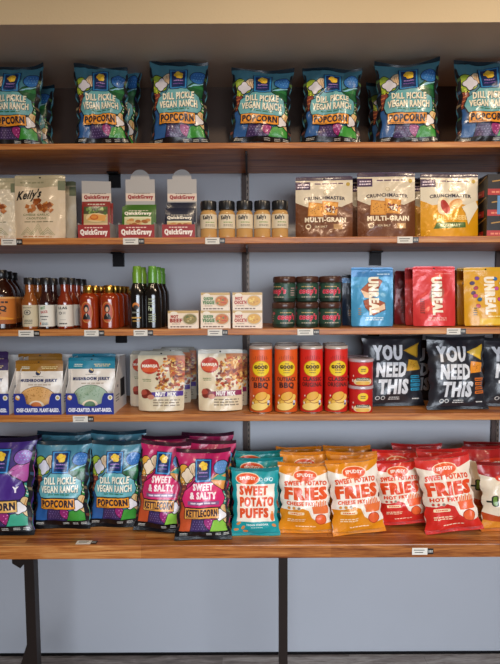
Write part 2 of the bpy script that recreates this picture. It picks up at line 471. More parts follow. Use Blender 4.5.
# ------------------------------------------------------------------ artworks
K = '#10121a'
def art_popcorn(v):
    c = {'dill': dict(base='#49859a', name='#6bafb6', t1='DILL PICKLE', t2='VEGAN RANCH', ban='#ef9b2a', band='POPCORN', ink='#2a2030', lb='#2f5f9c', pop='#d9d8e4', leaf='#9cb83a', ball='#2f70b8', bw='#1f5c36', low='#3f9a3a', sub='#1f6a48', strip='#8ec8e0'),
         'pink': dict(base='#b01f58', name='#d62a68', t1='SWEET', t2='& SALTY', ban='#e8a24a', band='KETTLECORN', ink='#3a2230', lb='#c9542c', pop='#f2dcc0', leaf='#e2a23a', ball='#5f8cc0', bw='#e2984a', low='#8fc646', sub='#b8a4b4', strip='#2f9a8a'),
         'purple': dict(base='#3a2470', name='#4b2a82', t1='', t2='Y', ban='#e6b25a', band='POPCORN', ink='#2a2030', lb='#3f4f9c', pop='#e4dcec', leaf='#58b08c', ball='#8a5ab0', bw='#b0509c', low='#3fa888', sub='#7a58a0', strip='#b850a0')}[v]
    a = Art(1.5)
    # lower blobs
    a.opoly([(-.1, .06), (.34, .06), (.38, .2), (.3, .36), (.1, .44), (-.1, .4)], c['lb'])
    a.opoly([(.26, .05), (.66, .05), (.62, .19), (.46, .26), (.3, .22)], '#43305e')
    for i in range(6):
        for j in range(4): a.rect(.31 + i * .05 + (j % 2) * .02, .085 + j * .03, .325 + i * .05 + (j % 2) * .02, .095 + j * .03, '#8a76a8')
    a.oell(.62, .15, .085, .085, '#9c2a72', rot=35)
    for i, j in ((.59, .12), (.63, .15), (.6, .18), (.66, .19), (.65, .12)): a.circ(i, j, .011, '#e88ac0', 8)
    a.opoly([(.62, .05), (1.0, .05), (1.0, .24), (.9, .27), (.78, .2), (.7, .19)], c['low'])
    # left blobs
    a.opoly([(-.1, .4), (.12, .44), (.16, .6), (.08, .7), (-.1, .66)], '#8a4338' if v != 'purple' else '#b05a8c')
    for k in range(4): a.poly([(0, .44 + k * .055), (.12, .46 + k * .055), (.12, .475 + k * .055), (0, .455 + k * .055)], '#d07a4a')
    a.blob(.14, .74, .15, c['leaf'], 3, .12, 1, sy=1.1, out=K)
    for i, j in ((.06, .7), (.1, .66), (.05, .78), (.11, .63), (.16, .63)): a.circ(i, j, .014, '#e6e04a' if v == 'dill' else '#f0e0b0', 8)
    a.oell(.3, .80, .09, .085, '#e4cfae', rot=-20)
    for k in range(5): a.poly([(.25 + k * .03, .74 + k * .006), (.262 + k * .03, .74 + k * .006), (.30 + k * .03, .86), (.29 + k * .03, .86)], '#b98a5a')
    a.blob(.19, .735, .10, c['pop'], 4, .17, .4, sy=1.15, out=K)
    # right blobs
    a.oell(.86, .66, .2, .105, c['bw'], rot=10)
    a.poly([(.72, .68), (.78, .74), (.98, .70), (.99, .66)], '#2f7a44' if v == 'dill' else c['strip'])
    a.opoly([(.66, .68), (.95, .80), (1.0, .87), (1.0, .77), (.74, .69)], c['strip'])
    a.blob(.84, .83, .125, c['ball'], 2, .05, 0, sy=1.0, out=K)
    for i in range(4):
        for j in range(3): a.circ(.77 + i * .045 + (j % 2) * .02, .80 + j * .035, .008, '#7ab4e6', 6)
    a.oell(.92, .45, .07, .09, '#3f9a4a' if v == 'dill' else '#4aa890')
    for k in range(3): a.poly([(.87, .40 + k * .04), (.905, .425 + k * .04), (.94, .40 + k * .04), (.96, .415 + k * .04), (.96, .43 + k * .04), (.94, .415 + k * .04), (.905, .445 + k * .04), (.87, .415 + k * .04)], '#e8eed0')
    # name panel
    a.opoly([(.14, .36), (.88, .36), (.92, .46), (.88, .56), (.72, .62), (.62, .68), (.36, .68), (.26, .61), (.13, .55), (.09, .45)], c['name'])
    a.oell(.93, .27, .075, .115, '#e4c48a', rot=12)
    for k in range(3): a.poly([(.87 + k * .035, .2), (.885 + k * .035, .2), (.94 + k * .03, .36), (.925 + k * .03, .36)], '#c8874a')
    a.blob(.85, .26, .075, '#ece6e6', 3, .2, .5, sy=1.25, out=K)
    # logo block
    a.rect(.345, .655, .665, .935, '#0f2a52'); a.rect(.36, .665, .65, .925, '#2f86c4'); a.rect(.385, .68, .625, .91, '#122a5c')
    for dx, dy in ((-.04, .02), (.04, .025), (0, -.01), (-.01, .04), (.035, -.01)): a.circ(.505 + dx, .835 + dy, .042, '#e6b42c' if (dx * 100) % 2 < 1 else '#f2cc44', 12)
    a.bars(.42, .755, .59, .785, '#b08ad0', 1, 7); a.bars(.41, .715, .60, .74, '#7a5aa8', 1, 3)
    # words
    if v == 'dill':
        a.text(c['t1'], .22, .518, .80, .608, '#1c5560', .12); a.text(c['t1'], .215, .524, .795, .614, '#f6eed6', .055)
        a.text(c['t2'], .155, .415, .855, .505, '#1c5560', .12); a.text(c['t2'], .15, .421, .85, .511, '#f6eed6', .055)
        a.bars(.27, .385, .74, .412, c['sub'], 1, 5)
    elif v == 'pink':
        a.text('SWEET', .30, .555, .70, .64, '#fbe8e4', .07); a.text('& SALTY', .24, .455, .77, .54, '#fbe8e4', .07)
        a.rect(.2, .385, .82, .43, '#8a5a84'); a.bars(.22, .39, .8, .428, '#e2d0dc', 1, 5)
    else:
        a.text('Y', .74, .44, .84, .51, '#f4ecf0', .04)
    a.rect(.145, .215, .81, .355, K); a.rect(.155, .222, .80, .348, c['ban'])
    a.text(c['band'], .175, .243, .78, .335, c['ink'], .07)
    a.rect(.19, .232, .42, .238, c['ink'])
    # gusset shade painted as dark edges with printed flecks, then the bottom band
    for q in (0, 1):
        e = [(0, .05), (.05, .05), (.062, .2), (.045, .4), (.06, .6), (.05, .8), (.03, .93), (0, .95)]
        a.poly([(abs(q - x), y) for x, y in e], '#15161f')
        for k in range(5): a.poly([(abs(q - x), y) for x, y in ((0, .1 + k * .17), (.04, .12 + k * .17), (.045, .15 + k * .17), (0, .14 + k * .17))], ('#6a3a30', '#3a5a3a', '#7a6a50', '#2f4a6a', '#4a6a3a')[k])
    a.rect(0, 0, 1, .06, '#0c0c10')
    for u0, u1 in ((.08, .22), (.55, .66), (.72, .82), (.86, .96)): a.bars(u0, .012, u1, .045, '#c8c8c0', 2, int(u0 * 99))
    return a

def art_spudsy(v):
    a = Art(1.45)
    oc = {'orange': '#e08a16', 'red': '#d22a20', 'teal': '#12969a'}[v]
    tx = {'orange': '#e2521e', 'red': '#e2481c', 'teal': '#e2501c'}[v]
    def logo(cx, cy, r):
        a.ell(cx, cy, r * 1.08, r * .42, '#f6d8b0'); a.ell(cx, cy, r, r * .37, '#e8541e')
        a.text('SPUDSY', cx - r * .72, cy - .024, cx + r * .72, cy + .028, '#fdf0de', .05, arch=.012)
    if v == 'teal':
        a.rect(.09, .19, .93, .80, '#f4e6d2')
        for i, r in enumerate(((.62, .775, 'SWEET', .15, .78), (.44, .595, 'POTATO', .15, .92), (.25, .42, 'PUFFS', .15, .80))):
            a.text(r[2], r[3], r[0], r[4], r[1], tx, .095)
        logo(.34, .885, .24)
        for u in (.62, .73, .84): a.circ(u, .875, .042, '#d8f0ea'); a.circ(u, .875, .03, '#12868c')
        for u, w, r in ((.14, .16, 40), (.24, .09, 60), (.9, .12, -40), (.1, .05, 10), (.3, .03, 5)): a.ell(u, w, .055, .022, '#d98a4a', rot=r)
        a.text('VEGAN CHEDDAR', .30, .125, .78, .155, '#f4f4e8', .03); a.bars(.4, .085, .66, .105, '#d8ecdc', 1, 3)
        a.ell(.88, .27, .045, .075, '#e8743a'); a.rect(.86, .31, .90, .36, '#f29a54')
        return a
    # top band and curved lower band
    a.poly([(0, 1), (0, .90), (.2, .86), (.5, .835), (.8, .87), (1, .92), (1, 1)], oc)
    a.poly([(0, 0), (0, .34), (.2, .33), (.42, .37), (.55, .33), (.62, .2), (.8, .1), (1, .12), (1, 0)], oc)
    a.poly([(.58, .33), (.72, .36), (1, .4), (1, .13), (.8, .11), (.64, .2)], '#f7ead8')
    logo(.5, .86, .22)
    a.text('SWEET POTATO', .09, .70, .93, .775, tx, .08, arch=.015)
    a.text('FRIES', .07, .485, .95, .685, tx, .10)
    a.text('CHEESE FRY' if v == 'orange' else 'HOT FRY', .1, .405, .66, .465, tx, .08)
    for u in (.15, .25, .35): a.circ(u, .365, .035, '#c8b8a0'); a.circ(u, .365, .026, '#8a7a68' if u > .3 else oc)
    a.rrect(.14, .26, .46, .305, .02, '#f6dcb0'); a.bars(.18, .267, .42, .3, tx, 1, 4)
    a.bars(.12, .14, .5, .2, '#f6d8b0', 2, 9); a.bars(.3, .05, .7, .075, '#f6e0c0', 1, 4)
    # bundle of fries and a sweet potato, plain drawings
    for i in range(7): a.poly([(.66 + i * .04, .34), (.685 + i * .04, .34), (.695 + i * .04, .455 + .02 * (i % 2)), (.67 + i * .04, .455 + .02 * (i % 2))], '#ef7a2c' if i % 2 else '#e2602a')
    a.poly([(.65, .27), (.95, .27), (.98, .39), (.62, .39)], '#e8743a' if v == 'orange' else '#f0683a')
    a.ell(.8, .18, .12, .085, '#b93a1c'); a.ell(.8, .18, .105, .073, '#ea6432')
    return a

def art_need(v):
    a = Art(1.25)
    col = ('#2f9ac0', '#e0762c')[v]
    for t, y0, y1, u0, u1 in (('YOU', .67, .91, .13, .64), ('NEED', .41, .64, .17, .70), ('THIS', .14, .38, .20, .73)):
        a.text(t, u0, y0, u1, y1, '#dcdde0', .075, shear=.02)
    a.poly([(.66, .82), (.95, .93), (.93, .70)], '#b08420' if v == 0 else '#e0b02c'); a.poly([(.70, .81), (.92, .90), (.905, .73)], '#c99a2c' if v == 0 else '#eec240')
    a.poly([(.74, .68), (.93, .66), (.97, .52), (.70, .50)], '#cf9a2c' if v == 0 else '#e8922c')
    for k in range(10):
        rr = random.Random(k + 5); a.circ(.76 + rr.random() * .16, .53 + rr.random() * .11, .009, '#a8641c', 6)
    for k in range(4): a.rect(.78, .19 + k * .065, .97, .235 + k * .065, col)
    for k in range(4): a.bars(.79, .197 + k * .065, .96, .23 + k * .065, '#2a2420', 1, k)
    for u in (.2, .29): a.circ(u, .085, .038, '#d0d0cc'); a.circ(u, .085, .026, '#2a2c34')
    a.bars(.38, .05, .58, .11, '#d8d8d4', 2, 8); a.bars(.78, .05, .92, .085, '#d8d8d4', 1, 2)
    return a

def art_unreal(v):
    a = Art(1.4, kind='foil' if v != 'yellow' else 'film')
    if v == 'blue':
        a.rect(0, .90, 1, 1, '#2f7ab4')
        a.opoly([(.22, .66), (.56, .90), (.74, .82), (.56, .58), (.3, .56)], '#a4502c', '#5c2410')
        a.poly([(.22, .66), (.42, .60), (.5, .50), (.3, .52)], '#ecc8a4')
        a.opoly([(.28, .46), (.52, .52), (.78, .42), (.78, .30), (.5, .20), (.32, .34)], '#a4502c', '#5c2410')
        a.poly([(.46, .22), (.5, .30), (.78, .41), (.78, .31)], '#ecc8a4')
        a.text('UNREAL', .40, .20, .65, .90, '#f6efd8', .10, vert=True)
        a.bars(.3, .10, .75, .17, '#d6e4ec', 2, 3); a.bars(.15, .2, .22, .34, '#b98a4a', 4, 5); a.bars(.6, .93, .95, .97, '#bcd8ea', 1, 5)
    elif v == 'red':
        a.poly([(.44, .78), (.62, .86), (.74, .62), (.66, .34), (.5, .26), (.36, .52)], '#b85a4a')
        a.poly([(.46, .76), (.5, .8), (.44, .5), (.4, .52)], '#8a8068')
        a.text('UNREAL', .42, .19, .68, .88, '#f8f0da', .10, vert=True)
        a.bars(.3, .09, .78, .16, '#f4b0a0', 2, 3); a.bars(.15, .22, .26, .5, '#3a2420', 8, 5); a.bars(.5, .93, .95, .96, '#f08a84', 1, 5)
    else:
        rnd = random.Random(5)
        for u, w, c in ((.3, .87, '#7a4a9c'), (.18, .78, '#4a3a68'), (.26, .69, '#b02a3a'), (.2, .6, '#5a2a58'), (.24, .545, '#c83a7a'), (.34, .48, '#1f5f8c'), (.3, .36, '#c84a5a'), (.72, .86, '#2f6fb0'), (.86, .78, '#d8c8a0'), (.74, .68, '#c8509c'), (.88, .6, '#2f7ac0'), (.8, .48, '#c8408c'), (.86, .37, '#6a7a8c'), (.9, .68, '#6a3a2c')):
            a.oell(u, w, .052, .032, c, '#6a4a10', .008, rot=rnd.uniform(-40, 40))
        a.text('UNREAL', .45, .20, .70, .9, '#fbf0da', .10, vert=True)
        a.bars(.18, .18, .27, .34, '#3a2a10', 4, 5); a.rect(.32, .02, 1, .13, '#f0c848'); a.bars(.5, .15, .85, .19, '#fbe8a0', 1, 3)
    return a

def art_nuts(v):
    a = Art(1.45, kind='card')
    rnd = random.Random(4 + v)
    cols = ['#d9902e', '#b8601e', '#e8b860', '#8a3a1c', '#c2451f', '#f0cf8c', '#6b2a1c', '#a8522a']
    a.poly([(.62, 1), (1, 1), (1, .5), (.7, .6)], '#b86a3c' if v == 0 else '#c87838')
    for k in range(150):
        t = rnd.random(); w = .38 + t * .56; lo = max(.30, .42 + max(0, w - .66) * .55)
        u = lo + rnd.random() * (1.0 - lo)
        a.p.append(([(u + q[0] * math.cos(rr) - q[1] * math.sin(rr), w + (q[0] * math.sin(rr) + q[1] * math.cos(rr)) / 1.45) for rr in [rnd.random() * 3] for s1, s2 in [(rnd.uniform(.03, .065), rnd.uniform(.02, .036))] for q in [(s1 * math.cos(i * .785), s2 * math.sin(i * .785)) for i in range(8)]], [tuple(range(8))], rnd.choice(cols), (u, w, u, w), 2 + k % 5))
    for i, q in enumerate(a.p):
        vv = [(min(max(x, 0), 1), min(max(y, 0), 1)) for x, y in q[0]]
        a.p[i] = (vv, q[1], q[2], (min(x for x, _ in vv), min(y for _, y in vv), max(x for x, _ in vv), max(y for _, y in vv)), q[4])
    a.circ(.26, .80, .2, '#b8321c'); a.ell(.26, .74, .17, .05, '#d8582c')
    a.text('MANUJA', .09, .765, .43, .835, '#f6ead8', .09)
    a.poly([(.3, .335), (.98, .36), (.98, .27), (.3, .245)], ('#4b2a86', '#8f1f4c')[v])
    a.text('NUT MIX', .40, .262, .84, .338, '#f6f0e8', .09)
    a.blob(.2, .3, .12, '#7a2a1c', 3, .1, 1); a.blob(.14, .33, .07, '#b04a38', 3, .1, 1); a.blob(.3, .25, .07, '#c9846a', 2, .1)
    a.bars(.3, .08, .92, .22, '#8a7a64', 3, 6); a.bars(.1, .52, .3, .58, '#6a7a4a', 2, 2)
    return a

def art_jerky(v):
    a = Art(1.1, kind='card')
    top = ('#9c6c1e', '#157e98', '#3a2454')[v]; orb = ('#dca764', '#9fb49a', '#c8a890')[v]
    a.rect(0, .84, 1, 1, top)
    a.bars(.55, .88, .9, .95, '#d8c890', 2, 5); a.bars(.12, .88, .32, .95, '#d8e0d0', 2, 4)
    a.circ(.5, .80, .055, '#1e2a4c'); a.poly([(.46, .83), (.54, .79), (.54, .83), (.50, .85)], '#e8b868' if v != 1 else '#e8c070')
    a.bars(.38, .715, .62, .735, '#8a8078', 1, 3)
    a.text('MUSHROOM JERKY', .115, .59, .895, .675, '#202a5c', .09, arch=.0)
    a.bars(.26, .53, .78, .57, '#a89078', 1, 6)
    a.ell(.5, .22, .40, .30, '#7a5a3c' if v == 0 else '#47604e', 40); a.ell(.5, .22, .385, .29, orb, 40)
    rnd = random.Random(3)
    for k in range(50):
        t = rnd.random() * 3.1; q = rnd.uniform(.35, .95)
        a.circ(.5 + math.cos(t) * .36 * q, .22 + math.sin(t) * .27 * q, .012, ('#b98240', '#7c9a7c', '#a88060')[v], 6)
    a.ell(.5, .10, .17, .12, '#f0dcc0'); a.ell(.5, .10, .12, .09, '#d2773c' if v == 0 else '#58805c')
    return a

def art_crouton():
    a = Art(1.2, kind='film'); rnd = random.Random(2)
    a.poly([(0, 1), (0, .9), (.5, .86), (.85, .88), (1, .84), (1, 1)], '#b3a888'); a.bars(.1, .93, .6, .98, '#8d8868', 1, 4); a.rect(.86, .82, 1, .98, '#6f7558')
    a.text("Kelly's", .06, .63, .54, .83, '#141414', .04, rot=7, shear=.09)
    for k in range(26):
        u = .24 + rnd.random() * .52; w = .47 + rnd.random() * .14 * (1.5 - abs(u - .5) * 3)
        s1 = rnd.uniform(.05, .068); rr = rnd.random() * 2
        a.poly([(u + s1 * math.cos(rr + i * 1.571), w + s1 / 1.2 * math.sin(rr + i * 1.571)) for i in range(4)], rnd.choice(['#b5692c', '#9a4f1c', '#cf8844', '#8a4218']))
    a.text('CHEESE GARLIC', .2, .385, .72, .42, '#6c7040', .02); a.text('CROUTONS', .26, .325, .66, .36, '#6c7040', .02)
    a.bars(.18, .27, .8, .3, '#7a7250', 1, 6)
    for k, (cx, hh) in enumerate(((.3, .14), (.5, .2), (.7, .13))):
        for q in range(3):
            z = .06 + hh - q * .04
            a.poly([(cx - .14 + q * .03, .06), (cx - .13 + q * .03, .06), (cx, z - .01), (cx + .13 - q * .03, .06), (cx + .14 - q * .03, .06), (cx, z)], '#9a9a6c')
    a.bars(.2, .02, .8, .045, '#b5692c', 1, 3)
    return a

def art_crunch(v):
    a = Art(1.05, kind='foil')
    low = ('#6b3c20', '#dd9c14')[v]
    a.poly([(0, 0), (0, .62), (.2, .53), (.5, .58), (.8, .53), (1, .62), (1, 0)], low)
    a.rect(0, .91, 1, .975, '#ddd2bc'); a.rect(0, .84, .26, .975, '#3b1c44'); a.bars(.03, .86, .24, .95, '#e4d4e0', 2, 3)
    a.bars(.3, .92, .88, .965, '#5a3a58', 1, 5); a.circ(.92, .93, .035, '#b8983c')
    a.circ(.52, .79, .04, '#b8a888'); a.circ(.52, .79, .028, '#d8caae')
    a.text('CRUNCHMASTER', .15, .645, .87, .705, '#2c2030', .05, arch=.018)
    if v == 0:
        for u, w, r in ((.36, .5, 4), (.6, .52, -3)):
            a.poly([(u - .15, w - .13), (u + .12, w - .14), (u + .15, w + .09), (u - .13, w + .12)], '#c9822c'); a.poly([(u - .13, w - .11), (u + .1, w - .12), (u + .13, w + .07), (u - .11, w + .10)], '#dc9a40')
        rnd = random.Random(1)
        for k in range(26): a.circ(.26 + rnd.random() * .3, .42 + rnd.random() * .15, .009, '#8a4f1c', 6)
        for k in range(34): a.circ(.55 + rnd.gauss(.05, .05), .49 + rnd.gauss(0, .04), .018, rnd.choice(['#6a1c1c', '#8c2c20', '#f0e4d0', '#4a1418']), 7)
        a.text('MULTI-GRAIN', .16, .265, .88, .35, '#f2e2c4', .06)
        a.text('SEA SALT', .33, .17, .55, .205, '#d8c4a4', .02); a.circ(.22, .19, .05, '#d8c4a4'); a.circ(.22, .19, .03, '#6b3c20'); a.rect(.66, .14, .82, .23, '#b08858')
    else:
        a.blob(.42, .52, .15, '#f0d8b0', 3, .1); a.ell(.42, .5, .07, .13, '#b8382c', rot=25); a.ell(.6, .55, .12, .08, '#d8904a', rot=30); a.ell(.62, .55, .1, .06, '#e6b478', rot=30)
        a.text('MULTI-SEED', .2, .28, .82, .36, '#f4d080', .06)
        a.poly([(.2, .13), (.75, .15), (.75, .24), (.26, .24)], '#4a6a2c'); a.text('ROSEMARY', .32, .165, .66, .215, '#e8e4b8', .03)
        a.poly([(.7, .5), (.95, .6), (1, .5), (.86, .3), (.8, .2), (.76, .4)], '#f0e6cc')
    return a

def art_gravy_tray():
    a = Art(.38, kind='card', nu=1, nv=1)
    a.text('QuickGravy', .07, .16, .93, .68, '#f8ece0', .09); a.bars(.2, .72, .8, .88, '#f0c8b8', 1, 4); return a
def art_gravy_head():
    a = Art(.6, kind='card', nu=1, nv=1)
    a.rect(0, 0, 1, .5, '#e6d0bc'); a.text('QuickGravy', .07, .08, .94, .40, '#a02424', .09); a.bars(.26, .46, .86, .54, '#58504a', 1, 4); return a
def art_packet(v):
    a = Art(1.2, kind='film', nu=6, nv=8)
    if v == 0:
        a.bars(.2, .9, .85, .95, '#e8dcc8', 1, 4)
        a.rect(.08, .40, .92, .86, '#c9b078'); a.rect(.08, .66, .92, .86, '#4a4a2c')
        for k in range(16):
            rr = random.Random(k); a.circ(.14 + rr.random() * .72, .68 + rr.random() * .14, .055, rr.choice(['#4a6a2c', '#6a8a3c', '#2c3420', '#8aa04a']), 8)
        a.ell(.52, .56, .36, .12, '#e8c890'); a.poly([(.2, .50), (.84, .47), (.88, .62), (.4, .66)], '#e2a04c'); a.ell(.46, .57, .15, .07, '#c85f20'); a.ell(.46, .575, .11, .045, '#e08a34')
        a.rect(.08, .36, .92, .42, '#e0bc8c')
    else:
        t0 = (.70, .60)[v - 1]
        a.bars(.2, t0 + .14, .85, t0 + .18, '#e8dcc8', 1, 4); a.text('QuickGravy', .08, t0, .93, t0 + .13, '#f6ecd8', .09)
        a.rect(.08, .12, .92, t0 - .08, ('#d8d09a', '#d8b87c')[v - 1]); a.rect(.08, t0 - .08, .92, t0 - .03, '#e8e0b8')
        for k in range(18):
            rr = random.Random(k); a.ell(.15 + rr.random() * .7, .30 + rr.random() * (t0 - .42), .09, .05, rr.choice(['#c88a4a', '#a8642c', '#e0b878']), 8)
    return a
def art_kelly_label():
    a = Art(.55, kind='paper', nu=14, nv=1)
    a.text("Kelly's", .17, .55, .66, .94, '#2a2426', .06, rot=3); a.bars(.3, .36, .8, .5, '#8aa058', 1, 3); a.bars(.26, .12, .82, .3, '#8a7a68', 2, 6); return a
def art_soup(v):
    a = Art(.55, kind='card', nu=1, nv=1)
    c = ('#a8341c', '#3f7a34', '#b8402c')[v]
    a.rect(0, .86, 1, 1, '#c9a464'); a.ell(.2, .86, .12, .1, '#efe2cc')
    t = (('NOT', 'BEEF'), ('GARDEN', 'VEGGIE'), ('NOT', "CHICK'N"))[v]
    a.text(t[0], .09, .58, .42 if v == 1 else .34, .76, c, .1); a.text(t[1], .06, .34, .47, .56, c, .1)
    a.ell(.72, .52, .25, .34, '#cdbb9c', 20); a.ell(.72, .53, .22, .28, ('#8a7a3c', '#c8752c', '#d9a23c')[v], 20)
    for k in range(12):
        rr = random.Random(k + v * 20); a.ell(.58 + rr.random() * .28, .38 + rr.random() * .3, .04, .05, rr.choice([('#5c6a2c', '#b0904a', '#c8b878'), ('#c84a1c', '#4a7a2c', '#e8b04a'), ('#eecb60', '#e0b040', '#c88a2c')][v]), 7)
    a.rect(0, 0, 1, .2, '#f0dfca'); a.bars(.06, .03, .8, .18, '#7a5a48', 1, 4); a.bars(.1, .22, .4, .3, '#9a8068', 1, 2)
    return a
def art_coop():
    a = Art(.30, kind='card', nu=26, nv=1)
    a.rect(0, 0, 1, .08, '#1c2a20'); a.circ(.5 - .21, .75, .03, '#c04a58', 10)
    a.text("coop's", .365, .24, .645, .76, '#f08a94', .13, shear=.01); a.text("coop's", .37, .27, .64, .74, '#d22a44', .06, shear=.01)
    a.bars(.40, .76, .58, .88, '#c8a868', 1, 4); a.bars(.4, .1, .62, .2, '#c8b8a0', 1, 4)
    for k in (-.25, .25): a.bars(.46 + k, .2, .54 + k, .8, '#b89a94', 4, 7)
    return a
def art_can(v):
    a = Art(1.0, kind='card', nu=26, nv=1)
    ink = '#4a1c14'
    for i in range(9):
        t = .40 + i * .025; a.rect(t - .003, .85, t + .003, .88 + .03 * math.sin(math.pi * i / 8) + (.012 if i % 2 else 0), '#8a2a1c' if v == 0 else '#8a1414')
    a.ell(.5, .705, .128, .128, '#c89a18', 28); a.ell(.5, .705, .119, .120, '#f0cc1e', 28)
    a.text('THE', .475, .772, .525, .79, ink, .03); a.text('GOOD', .405, .70, .595, .76, ink, .11); a.text('CRISP', .45, .67, .55, .69, ink, .03); a.bars(.455, .63, .545, .65, ink, 1, 3)
    a.text('OUTBACK' if v == 0 else 'CLASSIC', .355, .50, .645, .565, ink, .035)
    a.text('BBQ' if v == 0 else 'ORIGINAL', .395 if v == 0 else .345, .375 if v == 0 else .41, .605 if v == 0 else .655, .485 if v == 0 else .48, ink, .06 if v == 0 else .035)
    for k, (du, w, rx, rot, c) in enumerate(((-.03, .16, .10, 25, '#e0a030'), (.02, .12, .105, -12, '#f0bc4a'), (-.02, .07, .11, 8, '#f6cf70'), (.04, .2, .08, 30, '#f4c65c'), (.0, .24, .075, 35, '#e8ac3c'))):
        a.ell(.5 + du * 1.2, w + .02, rx * 1.2, .068, '#a8601c', 20, rot); a.ell(.5 + du * 1.2, w + .025, rx * 1.13, .060, c, 20, rot)
    a.rect(.385, .25, .40, .275, '#f4e8d8'); a.rect(.375, .13, .395, .165, '#f4e8d8'); a.circ(.60, .13, .018, '#3a4a88', 10); a.rect(.585, .15, .62, .19, '#d8dce8')
    return a
def art_minican():
    a = Art(.38, kind='card', nu=26, nv=1)
    a.ell(.5, .68, .07, .19, '#f2c81e', 20); a.bars(.465, .6, .535, .76, '#4a1c14', 2, 3)
    a.ell(.5, .14, .13, .2, '#efd9a8', 20); a.rect(.41, .2, .59, .33, '#3a3a2c'); a.text('ORIGINAL', .42, .225, .58, .30, '#f0e4c8', .03); a.ell(.5, .08, .1, .1, '#e8b450', 16)
    a.rect(.36, .36, .375, .44, '#f4e8d8'); a.rect(.345, .12, .365, .24, '#f4e8d8')
    return a
def art_bbq():
    a = Art(.42, kind='paper', nu=26, nv=1)
    a.rect(0, 0, 1, .16, '#a85a20'); a.rect(0, .93, 1, 1, '#e8a860'); a.bars(.36, .74, .64, .88, '#3a2418', 1, 2)
    a.text('BBQ', .385, .45, .615, .68, '#2a1a14', .05); a.text('SAUCE', .45, .37, .55, .42, '#3a2418', .03); a.poly([(.3, .2), (.5, .3), (.7, .2), (.7, .16), (.3, .16)], '#e89a30'); return a
def art_hot(v):
    a = Art(.55, kind='paper', nu=26, nv=1)
    if v == 0:
        a.circ(.5, .66, .07, '#6a6458'); a.circ(.5, .66, .05, '#cfc4ac'); a.circ(.5, .66, .03, '#6a6458'); a.bars(.42, .12, .6, .34, '#5a5a50', 3, 3); a.rect(.39, .42, .41, .52, '#3a342c'); a.bars(.4, .84, .6, .92, '#7a7060', 1, 3)
    elif v == 1:
        a.text('HOT', .43, .8, .53, .93, '#3f8a34', .05, rot=12); a.text('SAUCE', .43, .62, .57, .74, '#b83a28', .05, rot=8); a.bars(.41, .42, .59, .52, '#1c1c1c', 1, 3); a.bars(.44, .3, .56, .38, '#1c1c1c', 1, 9); a.rect(.40, .08, .43, .2, '#e06a2c'); a.bars(.45, .06, .58, .2, '#3a6a7a', 2, 3)
    else:
        a.text('LLAS', .41, .8, .59, .92, '#1c1c1c', .04); a.circ(.45, .62, .035, '#2a2a2a'); a.circ(.45, .62, .02, '#efe8dc'); a.bars(.5, .56, .56, .7, '#8a8278', 2, 4); a.bars(.41, .08, .59, .2, '#3a342c', 1, 4); a.bars(.44, .3, .56, .34, '#9a9288', 1, 4)
    return a
def art_face():
    a = Art(.48, kind='card', nu=26, nv=1)
    a.ell(.5, .5, .10, .44, '#c8863c', 24); a.ell(.5, .5, .092, .40, '#b84a20', 24)
    a.poly([(.435, .2), (.565, .2), (.55, .36), (.515, .46), (.485, .46), (.45, .36)], '#1a1614')
    a.ell(.5, .66, .045, .17, '#1a1614', 18); a.ell(.5, .62, .024, .105, '#e0b08c', 14); a.poly([(.492, .45), (.508, .45), (.5, .3)], '#e8e0d0')
    return a
def art_dark(v):
    a = Art(.62, kind='card', nu=26, nv=1)
    g = '#c89a4a' if v == 0 else '#a8b090'
    if v == 0:
        a.circ(.5, .68, .065, '#d07a2c'); a.circ(.5, .62, .05, '#2a1a10'); a.bars(.42, .4, .58, .5, '#8a8a80', 1, 3); a.rect(.41, .24, .59, .29, g); a.bars(.43, .12, .57, .2, g, 1, 8)
    else:
        a.text('SAUCE', .44, .86, .56, .93, g, .03); a.text('Fan', .44, .5, .53, .66, '#c8d4b0', .04); a.bars(.43, .7, .56, .82, g, 2, 3); a.bars(.43, .1, .58, .42, g, 4, 5)
    return a
def art_darkbox():
    a = Art(.4, kind='card', nu=1, nv=1)
    a.rect(.0, .0, .75, .3, '#b8302c'); a.poly([(.1, .62), (.5, .74), (.9, .9), (.9, .94), (.5, .79), (.1, .68)], '#b88a3c'); a.bars(.08, .06, .6, .24, '#e88a6a', 1, 3); return a
def art_chipbag():
    a = Art(1.4)
    a.poly([(0, 1), (0, .86), (.3, .80), (.6, .76), (1, .80), (1, 1)], '#a01c1c'); a.ell(.55, .80, .3, .07, '#d23a20'); a.bars(.3, .765, .8, .83, '#f4e8dc', 1, 4); a.ell(.62, .70, .18, .02, '#e4eef0')
    a.rrect(.12, .36, .24, .54, .05, '#20281c'); a.rrect(.145, .375, .215, .525, .03, '#6a8a34'); a.rect(.05, .42, .12, .45, '#20281c')
    a.poly([(0, 0), (0, .26), (.25, .2), (.5, .28), (.8, .22), (1, .3), (1, 0)], '#b8481c'); a.poly([(0, 0), (0, .14), (.3, .1), (.6, .16), (1, .1), (1, 0)], '#d88a2c')
    return a
# ------------------------------------------------------------------ the place
WALL = 2.20
Z1T = EYE + .5379; Z1B = EYE + .5174
ZS = {1: Z1T, 2: EYE + .2100, 3: EYE - .1160, 4: EYE - .4280}
TH = {1: .0205, 2: .023, 3: .0235, 4: .026}
SF = 1.834
ZC = EYE - .812
SOFFIT_Z = EYE + .868; SOFFIT_Y = 1.694

